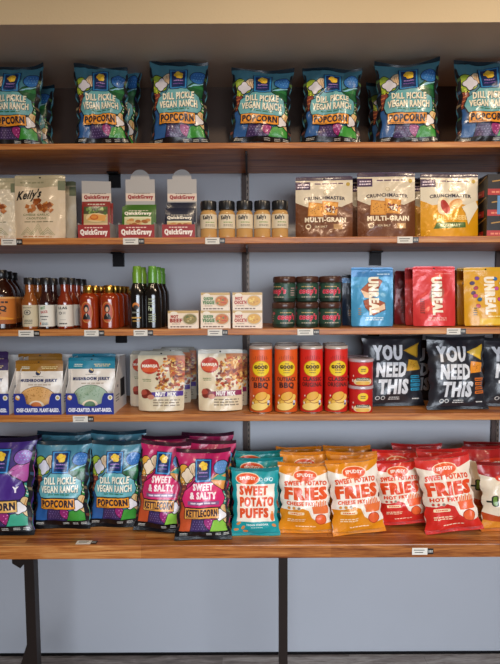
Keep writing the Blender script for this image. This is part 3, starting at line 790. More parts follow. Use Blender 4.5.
m_wall = paint('grey_wall_paint', '#b6b9c0', .42, .10, 160, '#afb2b9')
m_cream = paint('cream_soffit_paint', '#d4c3a4', .6, .3, 140, '#ccb998')
m_soff = paint('soffit_underside_paint', '#d6cbbc', .6, .12, 140)
m_floor = wood('weathered_plank_floor', '#5d534c', '#8a7e76', '#b8aea4', staves=(.9, .14, .35), rough=.6, gs=(3, 18, 18))
m_shelf = wood('shelf_wood', '#7c3f18', '#bd7435', '#dca463', staves=(1.4, .5, .12), rough=.4, gs=(1.1, 16, 30))
m_counter = wood('butcher_block_wood', '#6e3412', '#b56f35', '#dda565', staves=(.62, .030, .30), rough=.32, gs=(1.6, 26, 26), yoff=.008)
m_steel = mat('#372e2b', 'steel', 'dark_steel')
m_black = mat('#161416', 'steel', 'black_steel')

def struct(name, o):
    o['kind'] = 'structure'; return o
def boxobj(name, a, b, m, parent=None, bevel=0):
    c = [(a[i] + b[i]) / 2 for i in range(3)]; h = [(b[i] - a[i]) / 2 for i in range(3)]
    mb = MB(); mb.box(-h[0], -h[1], -h[2], h[0], h[1], h[2], m); o = mb.build(name, parent, smooth=False, bevel=bevel); o.location = c; return o
XL, XR = -2.6, 2.6; YB = -4.0; CEIL = 2.95
struct('floor', boxobj('floor', (XL, YB, -.1), (XR, WALL, 0), m_floor))
struct('wall_back', boxobj('wall_back', (XL, WALL, 0), (XR, WALL + .12, CEIL), m_wall))
struct('ceiling', boxobj('ceiling', (XL, YB, CEIL), (XR, WALL + .12, CEIL + .1), m_cream))
mb = MB(); mb.box(XL, SOFFIT_Y, SOFFIT_Z, XR, WALL, CEIL, m_cream)
k = mb.mi(m_soff); mb.m[0] = k
o = mb.build('trim_1', smooth=False); struct('trim_1', o); o['label'] = 'cream boxed soffit above the top shelf'
struct('trim_2', boxobj('trim_2', (XL, WALL - .008, Z1T + .0005), (XR, WALL, SOFFIT_Z - .001), paint('shaded_wall_brown', '#5b463b', .5, .1, 120, '#4f3b31')))['label'] = 'dark brown panel standing in for the shaded wall behind the top shelf'  # panel painted dark in place of shade on the wall under the soffit
struct('shadow_gap_back', boxobj('shadow_gap_back', (XL, WALL - .006, 0), (XR, WALL, .010), m_black))  # thin black strip standing in for the shadow gap at the wall foot

# shelves with their hidden brackets
def shelf(i, label, blocks):
    t = empty('wall_shelf', (0, SF, ZS[i] - TH[i])); tag(t, label, 'shelf', 'wooden wall shelves')
    b = MB(); b.box(-1.6, 0, 0, 1.75, WALL - SF, TH[i], m_shelf); o = b.build('shelf_board', t, smooth=False, bevel=.0025)
    for px in blocks:
        x, _ = P(px, 260, WALL)
        k = MB(); k.box(x - .024, WALL - SF - .012, -.058, x + .024, WALL - SF, 0, m_black); k.box(x - .022, WALL - SF - .05, -.006, x + .022, WALL - SF - .012, 0, m_black)
        k.build('bracket', t, smooth=False)
    for px in (247.5, 498):
        x, _ = P(px, 300, WALL)
        k = MB(); k.prism([(0, 0)], 0, 0, m_steel) if False else None
        k.box(x - .004, .03, -.012, x + .004, WALL - SF - .03, 0, m_steel); k.build('shelf_arm', t, smooth=False)
    return t
shelf(1, 'topmost brown wooden shelf, carrying the row of teal popcorn bags', (117,))
shelf(2, 'second wooden shelf from the top, carrying gravy packets, spice jars and cracker pouches', (119, 375))
shelf(3, 'third wooden shelf from the top, carrying sauce bottles, green jars and candy pouches', (120, 374))
shelf(4, 'lowest wooden wall shelf, carrying jerky trays, tall cans and black chip bags', ())

# slotted uprights on the wall
for px, lab in ((247.5, 'dark slotted metal upright on the wall at the middle of the shelves'), (499, 'dark slotted metal upright on the wall at the right end of the shelves')):
    x, _ = P(px, 300, WALL); _, z0 = P(px, 450, WALL); z1 = Z1B
    t = empty('wall_upright', (x, WALL, z0)); tag(t, lab, 'shelf upright', 'slotted wall uprights')
    zs = [z0] + [v for i in (4, 3, 2) for v in (ZS[i] - TH[i], ZS[i])] + [z1]
    a = MB(); r = MB(); k = MB()
    for j in range(0, len(zs), 2):
        za, zb = zs[j] - z0, zs[j + 1] - z0
        a.box(-.022, -.012, za, -.003, -.0005, zb, mat('#4a3a34', 'paper')); r.box(-.003, -.016, za, .009, -.0005, zb, mat('#6e6259', 'steel'))
        q = za + .012
        while q < zb - .02: k.box(.000, -.0166, q, .004, -.0159, q + .012, mat('#0a0a0a', 'paper')); q += .025
    a.build('backing_strip', t, smooth=False); rr = r.build('rail', t, smooth=False); k.build('slots', rr, smooth=False)

# display counter
ct = empty('display_counter', (0, 1.62, 0)); tag(ct, 'long butcher block counter on dark steel legs below the shelves', 'counter')
b = MB(); b.box(-1.7, 0, ZC - .046, 1.8, WALL - 1.62 - .002, ZC, m_counter); b.build('counter_top', ct, smooth=False, bevel=.003)
def leg(px, w, brace):
    x, _ = P(px, 600, 1.72)
    k = MB(); k.box(x - w / 2, .085, .006, x + w / 2, .085 + w, ZC - .046, m_steel); k.box(x - w / 2 - .02, .065, 0, x + w / 2 + .02, .085 + w + .02, .006, m_steel)
    k.build('leg', ct, smooth=False)
    k = MB(); k.box(x - w / 2 - (.035 if brace else .01), .07, ZC - .052, x + w / 2 + .006, .5, ZC - .046, m_steel)
    if brace: k.prism([(x - w / 2 - .042, ZC - .052), (x - w / 2, ZC - .052), (x - w / 2, ZC - .108), (x - w / 2 - .014, ZC - .124), (x - w / 2 - .042, ZC - .106)], .088, .10, m_steel)
    k.build('mounting_plate', ct, smooth=False)
    if brace:
        k = MB(); k.prism([(x - w / 2, .405), (x - w / 2, .20), (x - w / 2 - .068, .20)], .09, .11, m_steel); k.build('brace', ct, smooth=False)
    k = MB(); k.box(x - w / 2, .5, .0, x + w / 2, .5 + w, ZC - .052, m_steel)
    return x
leg(32, .034, True); leg(283, .030, False)

# ------------------------------------------------------------------ goods : bags
ARTS = {}
def art(name, fn, *a):
    if name not in ARTS: ARTS[name] = fn(*a)
    return ARTS[name]
BAGK = {
 'dill': ('popcorn_bag', lambda: art('dill', art_popcorn, 'dill'), '#49859a', '#16303e', '#0c0c10', 'popcorn bag'),
 'pink': ('popcorn_bag', lambda: art('pink', art_popcorn, 'pink'), '#b8205c', '#3a0f26', '#0c0c10', 'popcorn bag'),
 'purple': ('popcorn_bag', lambda: art('purple', art_popcorn, 'purple'), '#3c2674', '#140e28', '#0c0c10', 'popcorn bag'),
 'ofry': ('snack_bag', lambda: art('ofry', art_spudsy, 'orange'), '#f3e6d4', '#d07c14', '#d98414', 'snack bag'),
 'rfry': ('snack_bag', lambda: art('rfry', art_spudsy, 'red'), '#efdcc6', '#b81e1c', '#cc281e', 'snack bag'),
 'puff': ('snack_bag', lambda: art('puff', art_spudsy, 'teal'), '#12969a', '#0e7e84', '#12969a', 'snack bag'),
 'need0': ('chip_bag', lambda: art('need0', art_need, 0), '#25262d', '#1b1c22', '#1b1c22', 'chip bag'),
 'need1': ('chip_bag', lambda: art('need1', art_need, 1), '#25262d', '#1b1c22', '#1b1c22', 'chip bag'),
 'cream': ('chip_bag', lambda: art('cream', art_chipbag), '#dfceb4', '#7c1616', '#c06a24', 'chip bag'),
}
def bag(kind, x0, x1, yt, Y, z, label, group=None, lean=6, rz=0, roll=0, depth=.075, seed=0, **kw):
    nm, af, base, sc, sb, cat = BAGK[kind]
    w, h = size(x0, x1, yt, Y, z, lean)
    r = make_bag(nm, af(), base, sc, w, h, depth, seed, seal_b=sb, **kw)
    put(r, x0, x1, Y, z, lean, rz, roll)
    return tag(r, label, cat, group)

g = 'teal popcorn bags on the top shelf'
T = 'teal popcorn bag on the top shelf, '
bag('dill', -8, 50, 67, 1.915, Z1T, 'teal popcorn bag at the left end of the top shelf, cut by the photo', g, seed=1, lean=5, earr=1)
bag('dill', 4, 61, 86, 2.03, Z1T, T + 'shaded one behind the leftmost bag', g, seed=2, lean=3, depth=.07)
bag('dill', 81, 135, 67, 1.91, Z1T, T + 'second front one from the left, right corner folded', g, seed=3, lean=7, crumple=1.5, rz=6, roll=-1.5, earr=-1.5)
bag('dill', 92, 142, 66, 2.05, Z1T, T + 'behind second front one from left, corner sticking up', g, seed=4, lean=2, crumple=1.3, roll=4, depth=.07)
bag('dill', 153, 213, 64, 1.915, Z1T, T + 'third front one from the left, left corner raised', g, seed=5, lean=6, earl=2.2, roll=-1)
bag('dill', 229, 292, 71, 1.915, Z1T, T + 'fourth front one, tilted, just left of centre', g, seed=6, lean=8, roll=2.5)
bag('dill', 299, 359, 70, 1.91, Z1T, T + 'front one just right of centre', g, seed=7, lean=7, roll=2, crumple=1.3, rz=-3)
bag('dill', 297, 352, 73, 2.04, Z1T, T + 'dark one behind that just right of centre', g, seed=8, lean=2, depth=.07, roll=4)
bag('dill', 372, 436, 64, 1.91, Z1T, T + 'second front one from the right end', g, seed=9, lean=6, rz=-7, earl=.8, earr=1.2)
bag('dill', 364, 422, 84, 2.04, Z1T, T + 'behind and left of the second from the right', g, seed=10, lean=3, depth=.07)
bag('dill', 450, 514, 62, 1.905, Z1T, T + 'rightmost one, cut by the photo edge', g, seed=11, lean=6, rz=-3)

# counter row
C_ = ZC
bag('purple', -42, 26, 438, 1.70, C_, 'purple popcorn bag at the left edge of the counter, cut by the photo', None, seed=20, lean=12, depth=.085, rz=4)
g = 'purple popcorn bags on the counter'
bag('purple', -24, 33, 436, 1.86, C_, 'dark purple popcorn bag behind the purple one at the left edge of the counter', None, seed=21, lean=8, depth=.08)
g = 'teal popcorn bags on the counter'
bag('dill', 27, 85, 441, 1.755, C_, 'teal popcorn bag standing on the counter, left of the two front teal ones', g, seed=22, lean=8, depth=.08)
bag('dill', 31, 86, 432, 1.915, C_, 'teal popcorn bag on the counter, hidden behind the left teal bag', g, seed=23, lean=6, depth=.06)
bag('dill', 84, 139, 441, 1.765, C_, 'teal popcorn bag on the counter beside the pink bags, front one', g, seed=24, lean=8, depth=.08)
bag('dill', 86, 142, 431, 1.915, C_, 'teal popcorn bag on the counter, hidden behind the right teal bag', g, seed=25, lean=6, depth=.06)
g = 'pink popcorn bags on the counter'
bag('pink', 130, 182, 443, 1.715, C_, 'pink kettle corn bag on the counter, left of the two front ones, leaning right', g, seed=26, lean=12, depth=.08, roll=3, rz=-2)
bag('pink', 173, 229, 449, 1.665, C_, 'pink kettle corn bag nearest the counter edge, beside the teal puffs', g, seed=27, lean=13, depth=.085, roll=0, rz=2, crumple=1.1)
bag('pink', 138, 186, 436, 1.87, C_, 'pink kettle corn bag behind the left front pink bag', g, seed=28, lean=9, depth=.075)
bag('pink', 180, 232, 441, 1.80, C_, 'pink kettle corn bag directly behind the pink one nearest the counter edge', g, seed=29, lean=10, depth=.075, roll=2)
bag('pink', 180, 232, 433, 1.94, C_, 'pink kettle corn bag rearmost, third deep beside the teal puffs', g, seed=30, lean=6, depth=.06)
g = 'teal sweet potato puff bags'
bag('puff', 230, 279, 468, 1.695, C_, 'small teal bag of sweet potato puffs, front one', g, seed=31, lean=9, depth=.06, crumple=.7)
bag('puff', 235, 283, 458, 1.80, C_, 'small teal bag of sweet potato puffs, middle of three deep', g, seed=32, lean=8, depth=.06)
bag('puff', 233, 281, 451, 1.90, C_, 'small teal bag of sweet potato puffs, rearmost and darkest', g, seed=33, lean=8, depth=.06)
g = 'orange sweet potato fries bags'
bag('ofry', 279, 333, 463, 1.71, C_, 'orange and white bag of sweet potato fries, front one beside the teal puffs', g, seed=34, lean=10, depth=.07)
bag('ofry', 281, 330, 452, 1.82, C_, 'orange bag of fries, middle one behind the left front orange bag', g, seed=35, lean=10, depth=.065)
bag('ofry', 276, 323, 447, 1.93, C_, 'orange bag of fries, rearmost behind the left front orange bag', g, seed=36, lean=8, depth=.065)
bag('ofry', 334, 388, 460, 1.695, C_, 'orange and white bag of fries tilted left, front one next to the red bags', g, seed=37, lean=11, depth=.07, roll=-4, rz=4, earr=1)
bag('ofry', 329, 380, 452, 1.80, C_, 'orange bag of fries behind the tilted orange front bag, its left side showing', g, seed=38, lean=9, depth=.065)
bag('ofry', 325, 373, 446, 1.93, C_, 'orange bag of fries, rearmost beside the red ones', g, seed=39, lean=8, depth=.065)
g = 'red sweet potato fries bags'
bag('rfry', 383, 430, 462, 1.755, C_, 'red and white bag of fries tilted, left of the two front red ones', g, seed=40, lean=10, depth=.065, roll=-6, rz=-4)
bag('rfry', 431, 486, 458, 1.69, C_, 'red and white bag of fries nearest the counter edge, rightmost front red one', g, seed=41, lean=11, depth=.07, roll=-8, rz=-4)
bag('rfry', 376, 425, 450, 1.87, C_, 'red bag of fries behind the left front red bag', g, seed=42, lean=9, depth=.065)
bag('rfry', 422, 468, 449, 1.81, C_, 'red bag of fries behind the rightmost front red bag', g, seed=43, lean=9, depth=.065)
bag('rfry', 396, 446, 444, 1.97, C_, 'red bag of fries at the very back, between the two front red bags', g, seed=44, lean=7, depth=.065)
g = 'cream and red chip bags'
bag('cream', 469, 524, 446, 1.85, C_, 'cream chip bag with red top beside the red fries bags', g, seed=45, lean=9, depth=.07, rz=6)
bag('cream', 486, 545, 462, 1.72, C_, 'cream chip bag with a green cactus mark at the right edge of the counter', g, seed=46, lean=10, depth=.07, rz=4)
bag('cream', 470, 530, 442, 1.96, C_, 'dark red topped chip bag rearmost at the right end of the counter', g, seed=47, lean=7, depth=.065)

# black chip bags on the lowest shelf
g = 'black chip bags with white lettering'
Z4 = ZS[4]
bag('need0', 363, 426, 336, 1.965, Z4, 'black chip bag with a blue panel, left one, beside the small red cans', g, seed=50, lean=6, depth=.07, crumple=.8, rz=4)
bag('need1', 428, 489, 337, 1.90, Z4, 'black chip bag with an orange panel, front one, dented', g, seed=51, lean=6, depth=.075, crumple=1.0, rz=3)
bag('need1', 484, 545, 338, 1.95, Z4, 'black chip bag cut by the right edge of the photo', g, seed=52, lean=6, depth=.07, crumple=.8)
bag('need0', 386, 447, 340, 2.07, Z4, 'black chip bag in the shade behind and between the two front ones', g, seed=53, lean=3, depth=.06, crumple=.7)

# ------------------------------------------------------------------ goods : pouches
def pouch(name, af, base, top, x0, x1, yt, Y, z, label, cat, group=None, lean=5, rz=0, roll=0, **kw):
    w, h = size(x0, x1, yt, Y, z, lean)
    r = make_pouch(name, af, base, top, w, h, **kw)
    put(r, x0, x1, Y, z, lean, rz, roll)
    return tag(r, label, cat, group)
Z2, Z3 = ZS[2], ZS[3]
ac = art('crouton', art_crouton)
g = 'crouton pouches'
pouch('crouton_pouch', ac, '#dcc6a6', '#b3a888', 18, 69, 176, 1.915, Z2, 'cream crouton pouch with handwritten lettering, front one beside the red gravy display', 'pouch', g, seed=1, lean=4)
pouch('crouton_pouch', ac, '#cdbfa4', '#6f7558', 34, 80, 182, 2.01, Z2, 'cream crouton pouch peeking out behind the front crouton pouch', 'pouch', g, seed=2, lean=2)
pouch('crouton_pouch', ac, '#d8cbb2', '#a8a080', -30, 21, 178, 1.905, Z2, 'crumpled cream crouton pouch cut by the left edge of the photo', 'pouch', g, seed=3, lean=5, crumple=2.2, rz=12)
pouch('crouton_pouch', ac, '#cdbfa4', '#6f7558', -22, 24, 181, 2.02, Z2, 'cream crouton pouch standing behind the one at the left edge', 'pouch', g, seed=4, lean=2)
g = 'cracker pouches'
c0 = art('crunch0', art_crunch, 0); c1 = art('crunch1', art_crunch, 1)
pouch('cracker_pouch', c0, '#d8c9ae', '#33193c', 295, 352, 177, 1.91, Z2, 'brown and cream cracker pouch, leftmost, next to the spice jars', 'pouch', g, seed=5, lean=4, depth=.05, rz=-3)
pouch('cracker_pouch', c0, '#d8c9ae', '#33193c', 356, 414, 173, 1.905, Z2, 'brown and cream cracker pouch between the other brown one and the yellow one', 'pouch', g, seed=6, lean=4, depth=.05)
pouch('cracker_pouch', c1, '#e2d6bc', '#33193c', 418, 476, 174, 1.905, Z2, 'yellow and cream cracker pouch beside the black boxes', 'pouch', g, seed=7, lean=4, depth=.05)
pouch('cracker_pouch', c0, '#d8c9ae', '#33193c', 350, 404, 178, 2.00, Z2, 'brown cracker pouch standing behind the middle cracker pouch', 'pouch', g, seed=8, lean=2, depth=.05)
pouch('cracker_pouch', c1, '#e2d6bc', '#33193c', 410, 464, 178, 2.00, Z2, 'yellow cracker pouch standing behind the front yellow one', 'pouch', g, seed=9, lean=2, depth=.05)
g = 'candy pouches'
ub = art('ub', art_unreal, 'blue'); ur = art('ur', art_unreal, 'red'); uy = art('uy', art_unreal, 'yellow')
pouch('candy_pouch', ub, '#4a9cc8', '#2f7ab4', 351, 393, 268, 1.90, Z3, 'blue candy pouch with white vertical lettering', 'pouch', 'blue candy pouches', seed=10, lean=4, depth=.05, kind='foil')
pouch('candy_pouch', ub, '#1f3048', '#16243a', 342, 380, 275, 1.99, Z3, 'blue pouch in shade-darkened colours behind the light blue candy pouch', 'pouch', 'blue candy pouches', seed=11, lean=2, depth=.045)  # base and seal darkened to paint the shade on this pouch
pouch('candy_pouch', ur, '#dc3c3c', '#d83038', 413, 455, 267, 1.895, Z3, 'red candy pouch, frontmost of the red ones', 'pouch', 'red candy pouches', seed=12, lean=5, depth=.045, kind='foil', rz=-2)
pouch('candy_pouch', ur, '#dc3c3c', '#d83038', 405, 448, 268, 1.965, Z3, 'red candy pouch, second one, directly behind the frontmost red pouch', 'pouch', 'red candy pouches', seed=13, lean=4, depth=.045, kind='foil')
pouch('candy_pouch', ur, '#8c1f22', '#7c1a1e', 394, 434, 271, 2.05, Z3, 'red candy pouch in shade-darkened colours, rearmost beside the blue pouch', 'pouch', 'red candy pouches', seed=14, lean=2, depth=.04, kind='foil')  # darker red base and seal put the shade into the colour
pouch('candy_pouch', uy, '#e0a41a', '#dca81e', 464, 507, 268, 1.895, Z3, 'yellow candy pouch with coloured sweets, frontmost of the yellow ones', 'pouch', 'yellow candy pouches', seed=15, lean=5, depth=.045)
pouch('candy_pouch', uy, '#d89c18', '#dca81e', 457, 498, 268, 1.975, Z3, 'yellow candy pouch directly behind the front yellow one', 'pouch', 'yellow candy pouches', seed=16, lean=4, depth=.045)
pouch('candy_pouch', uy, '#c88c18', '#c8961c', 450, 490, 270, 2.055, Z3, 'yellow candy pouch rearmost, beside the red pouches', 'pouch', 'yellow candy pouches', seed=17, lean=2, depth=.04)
g = 'nut mix pouches'
n0 = art('n0', art_nuts, 0); n1 = art('n1', art_nuts, 1)
pouch('nut_pouch', n0, '#d9caaa', '#a8a494', 137, 183, 352, 1.895, Z4, 'cream nut mix pouch with a purple banner, frontmost of the left cluster', 'pouch', 'purple banner nut pouches', seed=18, lean=5, topr=.04, rz=-2, depth=.055, taper=-.05)
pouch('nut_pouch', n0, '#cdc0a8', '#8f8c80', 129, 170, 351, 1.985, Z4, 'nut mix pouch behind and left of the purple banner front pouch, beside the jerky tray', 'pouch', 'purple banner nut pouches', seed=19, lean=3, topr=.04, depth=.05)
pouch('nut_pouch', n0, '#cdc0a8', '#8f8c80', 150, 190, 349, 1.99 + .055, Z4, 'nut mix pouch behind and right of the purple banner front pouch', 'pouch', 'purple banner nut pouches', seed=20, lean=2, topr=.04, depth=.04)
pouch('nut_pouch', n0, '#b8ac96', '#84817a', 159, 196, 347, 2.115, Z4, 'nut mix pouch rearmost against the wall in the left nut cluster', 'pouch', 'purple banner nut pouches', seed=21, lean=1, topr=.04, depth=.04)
pouch('nut_pouch', n1, '#e0cdaa', '#c8c0ae', 198, 242, 350, 1.895, Z4, 'cream nut mix pouch with a maroon banner beside the orange cans', 'pouch', 'maroon banner nut pouches', seed=22, lean=5, depth=.055, rz=3, taper=-.02)
pouch('nut_pouch', n1, '#cdbda0', '#8f8c80', 206, 247, 350, 1.985, Z4, 'shaded nut mix pouch directly behind the maroon banner one', 'pouch', 'maroon banner nut pouches', seed=23, lean=3, depth=.05)  # shade painted in with duller base and seal colours than the front pouch

# jerky trays with their pouches
def jerky_tray(x0, x1, label, right_mark):
    z = Z4; Y = 1.842
    w = P(x1, 0, Y)[0] - P(x0, 0, Y)[0]; D = .19; hf = .078; hb = .20
    x, _ = P((x0 + x1) / 2, 332, Y)
    t = empty('display_tray', (x, Y, z)); tag(t, label, 'display tray', 'jerky display trays')
    blue = mat('#20308c', 'card'); wh = mat('#dcd8d4', 'card')
    b = MB(); h = w / 2; T_ = .002
    pts = [(-h, 0), (h, 0), (h, hf), (h - .033, hf), (h - .04, hf - .012), (h - .045, .040), (.03, .036), (.018, .030), (-.018, .030), (-.03, .036), (-h + .045, .040), (-h + .04, hf - .012), (-h + .033, hf), (-h, hf)]
    b.prism(pts, 0, T_, blue)
    A_ = art('jtray', jtray_art)
    b.art(A_, lambda u, v, L: Vector((-h + u * 2 * h, -.0003 * L, v * hf)))
    b.build('front_panel', t, smooth=False)
    for s in (-1, 1):
        c = MB(); i = len(c.v); xx = s * h; x2 = s * (h - T_)
        for q0, q1 in ((xx, x2),):
            c.v += [Vector((xx, T_, .0)), Vector((xx, D, 0)), Vector((xx, D, hb)), Vector((xx, .10, hb)), Vector((xx, T_, hf)),
                    Vector((x2, T_, .0)), Vector((x2, D, 0)), Vector((x2, D, hb)), Vector((x2, .10, hb)), Vector((x2, T_, hf))]
        k = c.mi(wh)
        F5 = [(0, 1, 2, 3, 4), (9, 8, 7, 6, 5)] + [((a + 1) % 5, a, a + 5, (a + 1) % 5 + 5) for a in range(5)]
        if s < 0: F5 = [f[::-1] for f in F5]
        c.f += F5; c.m += [k] * len(F5)
        if s > 0:
            for (ya, yb, za, zb, cc) in ((.10, .165, .045, .115, '#2a2a2c'), (.03, .07, .05, .054, '#6a6a70'), (.03, .08, .06, .064, '#6a6a70'), (.03, .075, .04, .044, '#6a6a70'), (.05, .07, .09, .10, '#8a8a90')):
                c.face([(xx + .0004, ya, za), (xx + .0004, yb, za), (xx + .0004, yb, zb), (xx + .0004, ya, zb)], mat(cc, 'card'))
        c.build('side_panel', t, smooth=False)
    c = MB(); c.box(-h + T_, T_, 0, h - T_, D - T_, .0015, wh); c.box(-h + T_, D - T_, 0, h - T_, D, hb, wh); c.build('back_and_base', t, smooth=False)
    return t
def jtray_art():
    a = Art(.42, kind='card', nu=1, nv=1)
    a.text('CHEF-CRAFTED. PLANT-BASED.', .05, .12, .96, .31, '#f0f0f6', .08)
    a.circ(.085, .80, .05, '#e0a040', 16); a.poly([(.05, .85), (.12, .74), (.13, .85), (.09, .92)], '#e8e0d8'); a.circ(.93, .80, .05, '#f0ece4', 16); a.circ(.93, .80, .03, '#c8b060', 12)
    return a
jerky_tray(-43, 7, 'blue fronted display tray of jerky cut by the left edge of the photo', False)
jerky_tray(10, 60, 'blue fronted display tray holding the tan and gold jerky pouches', False)
jerky_tray(62.5, 113, 'blue fronted display tray holding the teal topped jerky pouches', True)
for i, (x0, x1, v, nmc, tc) in enumerate(((-41, 5, 2, 'purple topped', '#3a2454'), (12, 60, 0, 'gold topped', '#8a5c18'), (66, 113, 1, 'teal topped', '#12708a'))):
    A_ = art('jerky%d' % v, art_jerky, v)
    where = ('at the left edge of the photo', 'in the middle tray', 'in the tray beside the nut pouches')[i]
    gg = nmc + ' jerky pouches'
    pouch('jerky_pouch', A_, '#e6dccf', tc, x0, x1, (360, 361, 358)[i], 1.895, Z4 + .0018, nmc + ' white mushroom jerky pouch, front one ' + where, 'pouch', gg, seed=30 + i, lean=6, depth=.05)
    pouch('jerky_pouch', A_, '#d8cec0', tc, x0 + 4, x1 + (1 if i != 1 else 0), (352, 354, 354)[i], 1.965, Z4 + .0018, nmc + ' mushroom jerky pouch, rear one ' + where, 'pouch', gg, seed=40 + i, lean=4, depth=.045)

# ------------------------------------------------------------------ gravy displays
def gravy(x0, x1, hx0, hx1, ytray, yhead, rounded, v, lab_t, lab_p, rz=0):
    Y = 1.862; z = Z2
    w = P(x1, 0, Y)[0] - P(x0, 0, Y)[0]; x, _ = P((x0 + x1) / 2, 332, Y); hf = P(250, ytray, Y)[1] - z
    D = .085; hh = P(250, yhead, Y + D)[1] - z
    t = empty('gravy_display', (x, Y, z), R(rz)); tag(t, lab_t, 'display box', 'gravy packet displays')
    red = mat('#9c2422', 'card'); gr = mat('#b4b0ac', 'card'); h = w / 2
    b = MB(); b.box(-h, 0, 0, h, .0015, hf, red); b.box(-h, .0015, 0, -h + .0015, D, hf * 1.15, gr); b.box(h - .0015, .0015, 0, h, D, hf * 1.15, gr); b.box(-h + .0015, .0015, 0, h - .0015, D, .0012, red)
    b.art(art('gt', art_gravy_tray), lambda u, q, L: Vector((-h + u * w, -.0003 * L, q * hf)))
    b.build('tray', t, smooth=False)
    xo = P((hx0 + hx1) / 2, 332, Y + D)[0] - x; hw = (P(hx1, 0, Y + D)[0] - P(hx0, 0, Y + D)[0]) / 2
    c = MB()
    if rounded:
        r = hw * .66; zc = hh - r
        pts = [(xo - h * .98, 0), (xo + h * .98, 0), (xo + hw, hf), (xo + hw, zc)] + [(xo + r * math.cos(R(a)), zc + r * math.sin(R(a))) for a in range(0, 181, 15)] + [(xo - hw, zc), (xo - hw, hf)]
        zt = zc + .004
    else:
        pts = [(xo - h * .98, 0), (xo + h * .98, 0), (xo + hw, hf), (xo + hw, hh - .003), (xo - hw, hh), (xo - hw, hf)]; zt = hh
    c.prism(pts, D, D + .0015, gr)
    zb = P(250, 199.5 if v != 2 else 200, Y + D)[1] - z - .004
    c.art(art('gh', art_gravy_head), lambda u, q, L: Vector((xo - hw + u * hw * 2, D - .0003 * L, zb + q * .058)))
    c.build('header_card', t, smooth=False)
    col = ('#8c1f1c', '#3c6a20', '#1c2238')[v]
    top = (189 + 19, 205, 216)[v]
    for j, (yy, up) in enumerate(((.026, 0), (.05, .006))):
        pw = w * .90; ph = P(250, (200, 205, 203)[v], Y + yy)[1] - z + up - .002 - (.0 if j or v < 2 else .014)
        if v == 0: ph -= up * 2
        p = empty('gravy_packet', (x + (j * .004), Y + yy, z + .0013), R(rz)); tag(p, lab_p[j], 'packet', 'gravy packets')
        A_ = art('pk%d' % v, art_packet, v)
        m = mat(col, 'film')
        def pf(u, q, s, off=0):
            U = 2 * u - 1; th = .006 * max(1 - U ** 4, 0) * max(1 - (2 * q - 1) ** 4, 0) + .0005
            return Vector((U * pw / 2, s * th - (off if s < 0 else 0) + .012 * q * q, q * ph))
        us, vs = lsp(0, 1, 9), lsp(0, 1, 11); k = MB()
        k.grid(lambda u, q: pf(u, q, -1), us, vs, m); k.grid(lambda u, q: pf(u, q, 1), us, vs, m, flip=True)
        for uu in (0, 1): k.grid(lambda a, q: pf(uu, q, -1).lerp(pf(uu, q, 1), a), [0, 1], vs, m, flip=(uu == 0))
        for qq in (0, 1): k.grid(lambda u, a: pf(u, qq, -1).lerp(pf(u, qq, 1), a), us, [0, 1], m, flip=(qq == 0))
        k.art(A_, lambda u, q, L: pf(u, q, -1, .0003 * L))
        k.build('packet_sleeve', p)
gravy(80, 113, 85, 115, 224, 180, False, 0, 'red and white gravy display with a square top, leftmost', ('red gravy packet at the front of the leftmost display', 'red gravy packet at the back of the leftmost display'))
gravy(120, 157, 128, 158, 224, 169, True, 1, 'round topped gravy display holding green packets', ('green gravy packet at the front of its display', 'green gravy packet at the back of its display'))
gravy(163, 197, 169, 199, 224, 169, True, 2, 'round topped gravy display holding navy packets, beside the spice jars', ('navy gravy packet at the front of its display', 'navy gravy packet at the back of its display'))

# ------------------------------------------------------------------ round things
def cyl_art(mb, a, r, z0, z1, span=360, rot=0):
    """wrap artwork round a cylinder; u=.5 faces the room"""
    def f(u, v, L):
        t = R(-90 + (u - .5) * span + rot); q = r + .0003 * L
        return Vector((q * math.cos(t), q * math.sin(t), z0 + (z1 - z0) * v))
    mb.art(a, f)
def band(mb, r, z0, z1, m, span=360, rot=0, seg=28):
    """a paper label wrapped round the body"""
    def f(u, v):
        t = R(-90 + (u - .5) * span + rot); return Vector((r * math.cos(t), r * math.sin(t), z0 + (z1 - z0) * v))
    mb.grid(f, lsp(0, 1, seg + 1), [0, 1], m)
    if span < 360:
        def g2(u, v):
            p = f(u, v); p.x *= (r - .0012) / r; p.y *= (r - .0012) / r; return p
        mb.grid(g2, lsp(0, 1, seg + 1), [0, 1], m, flip=True)

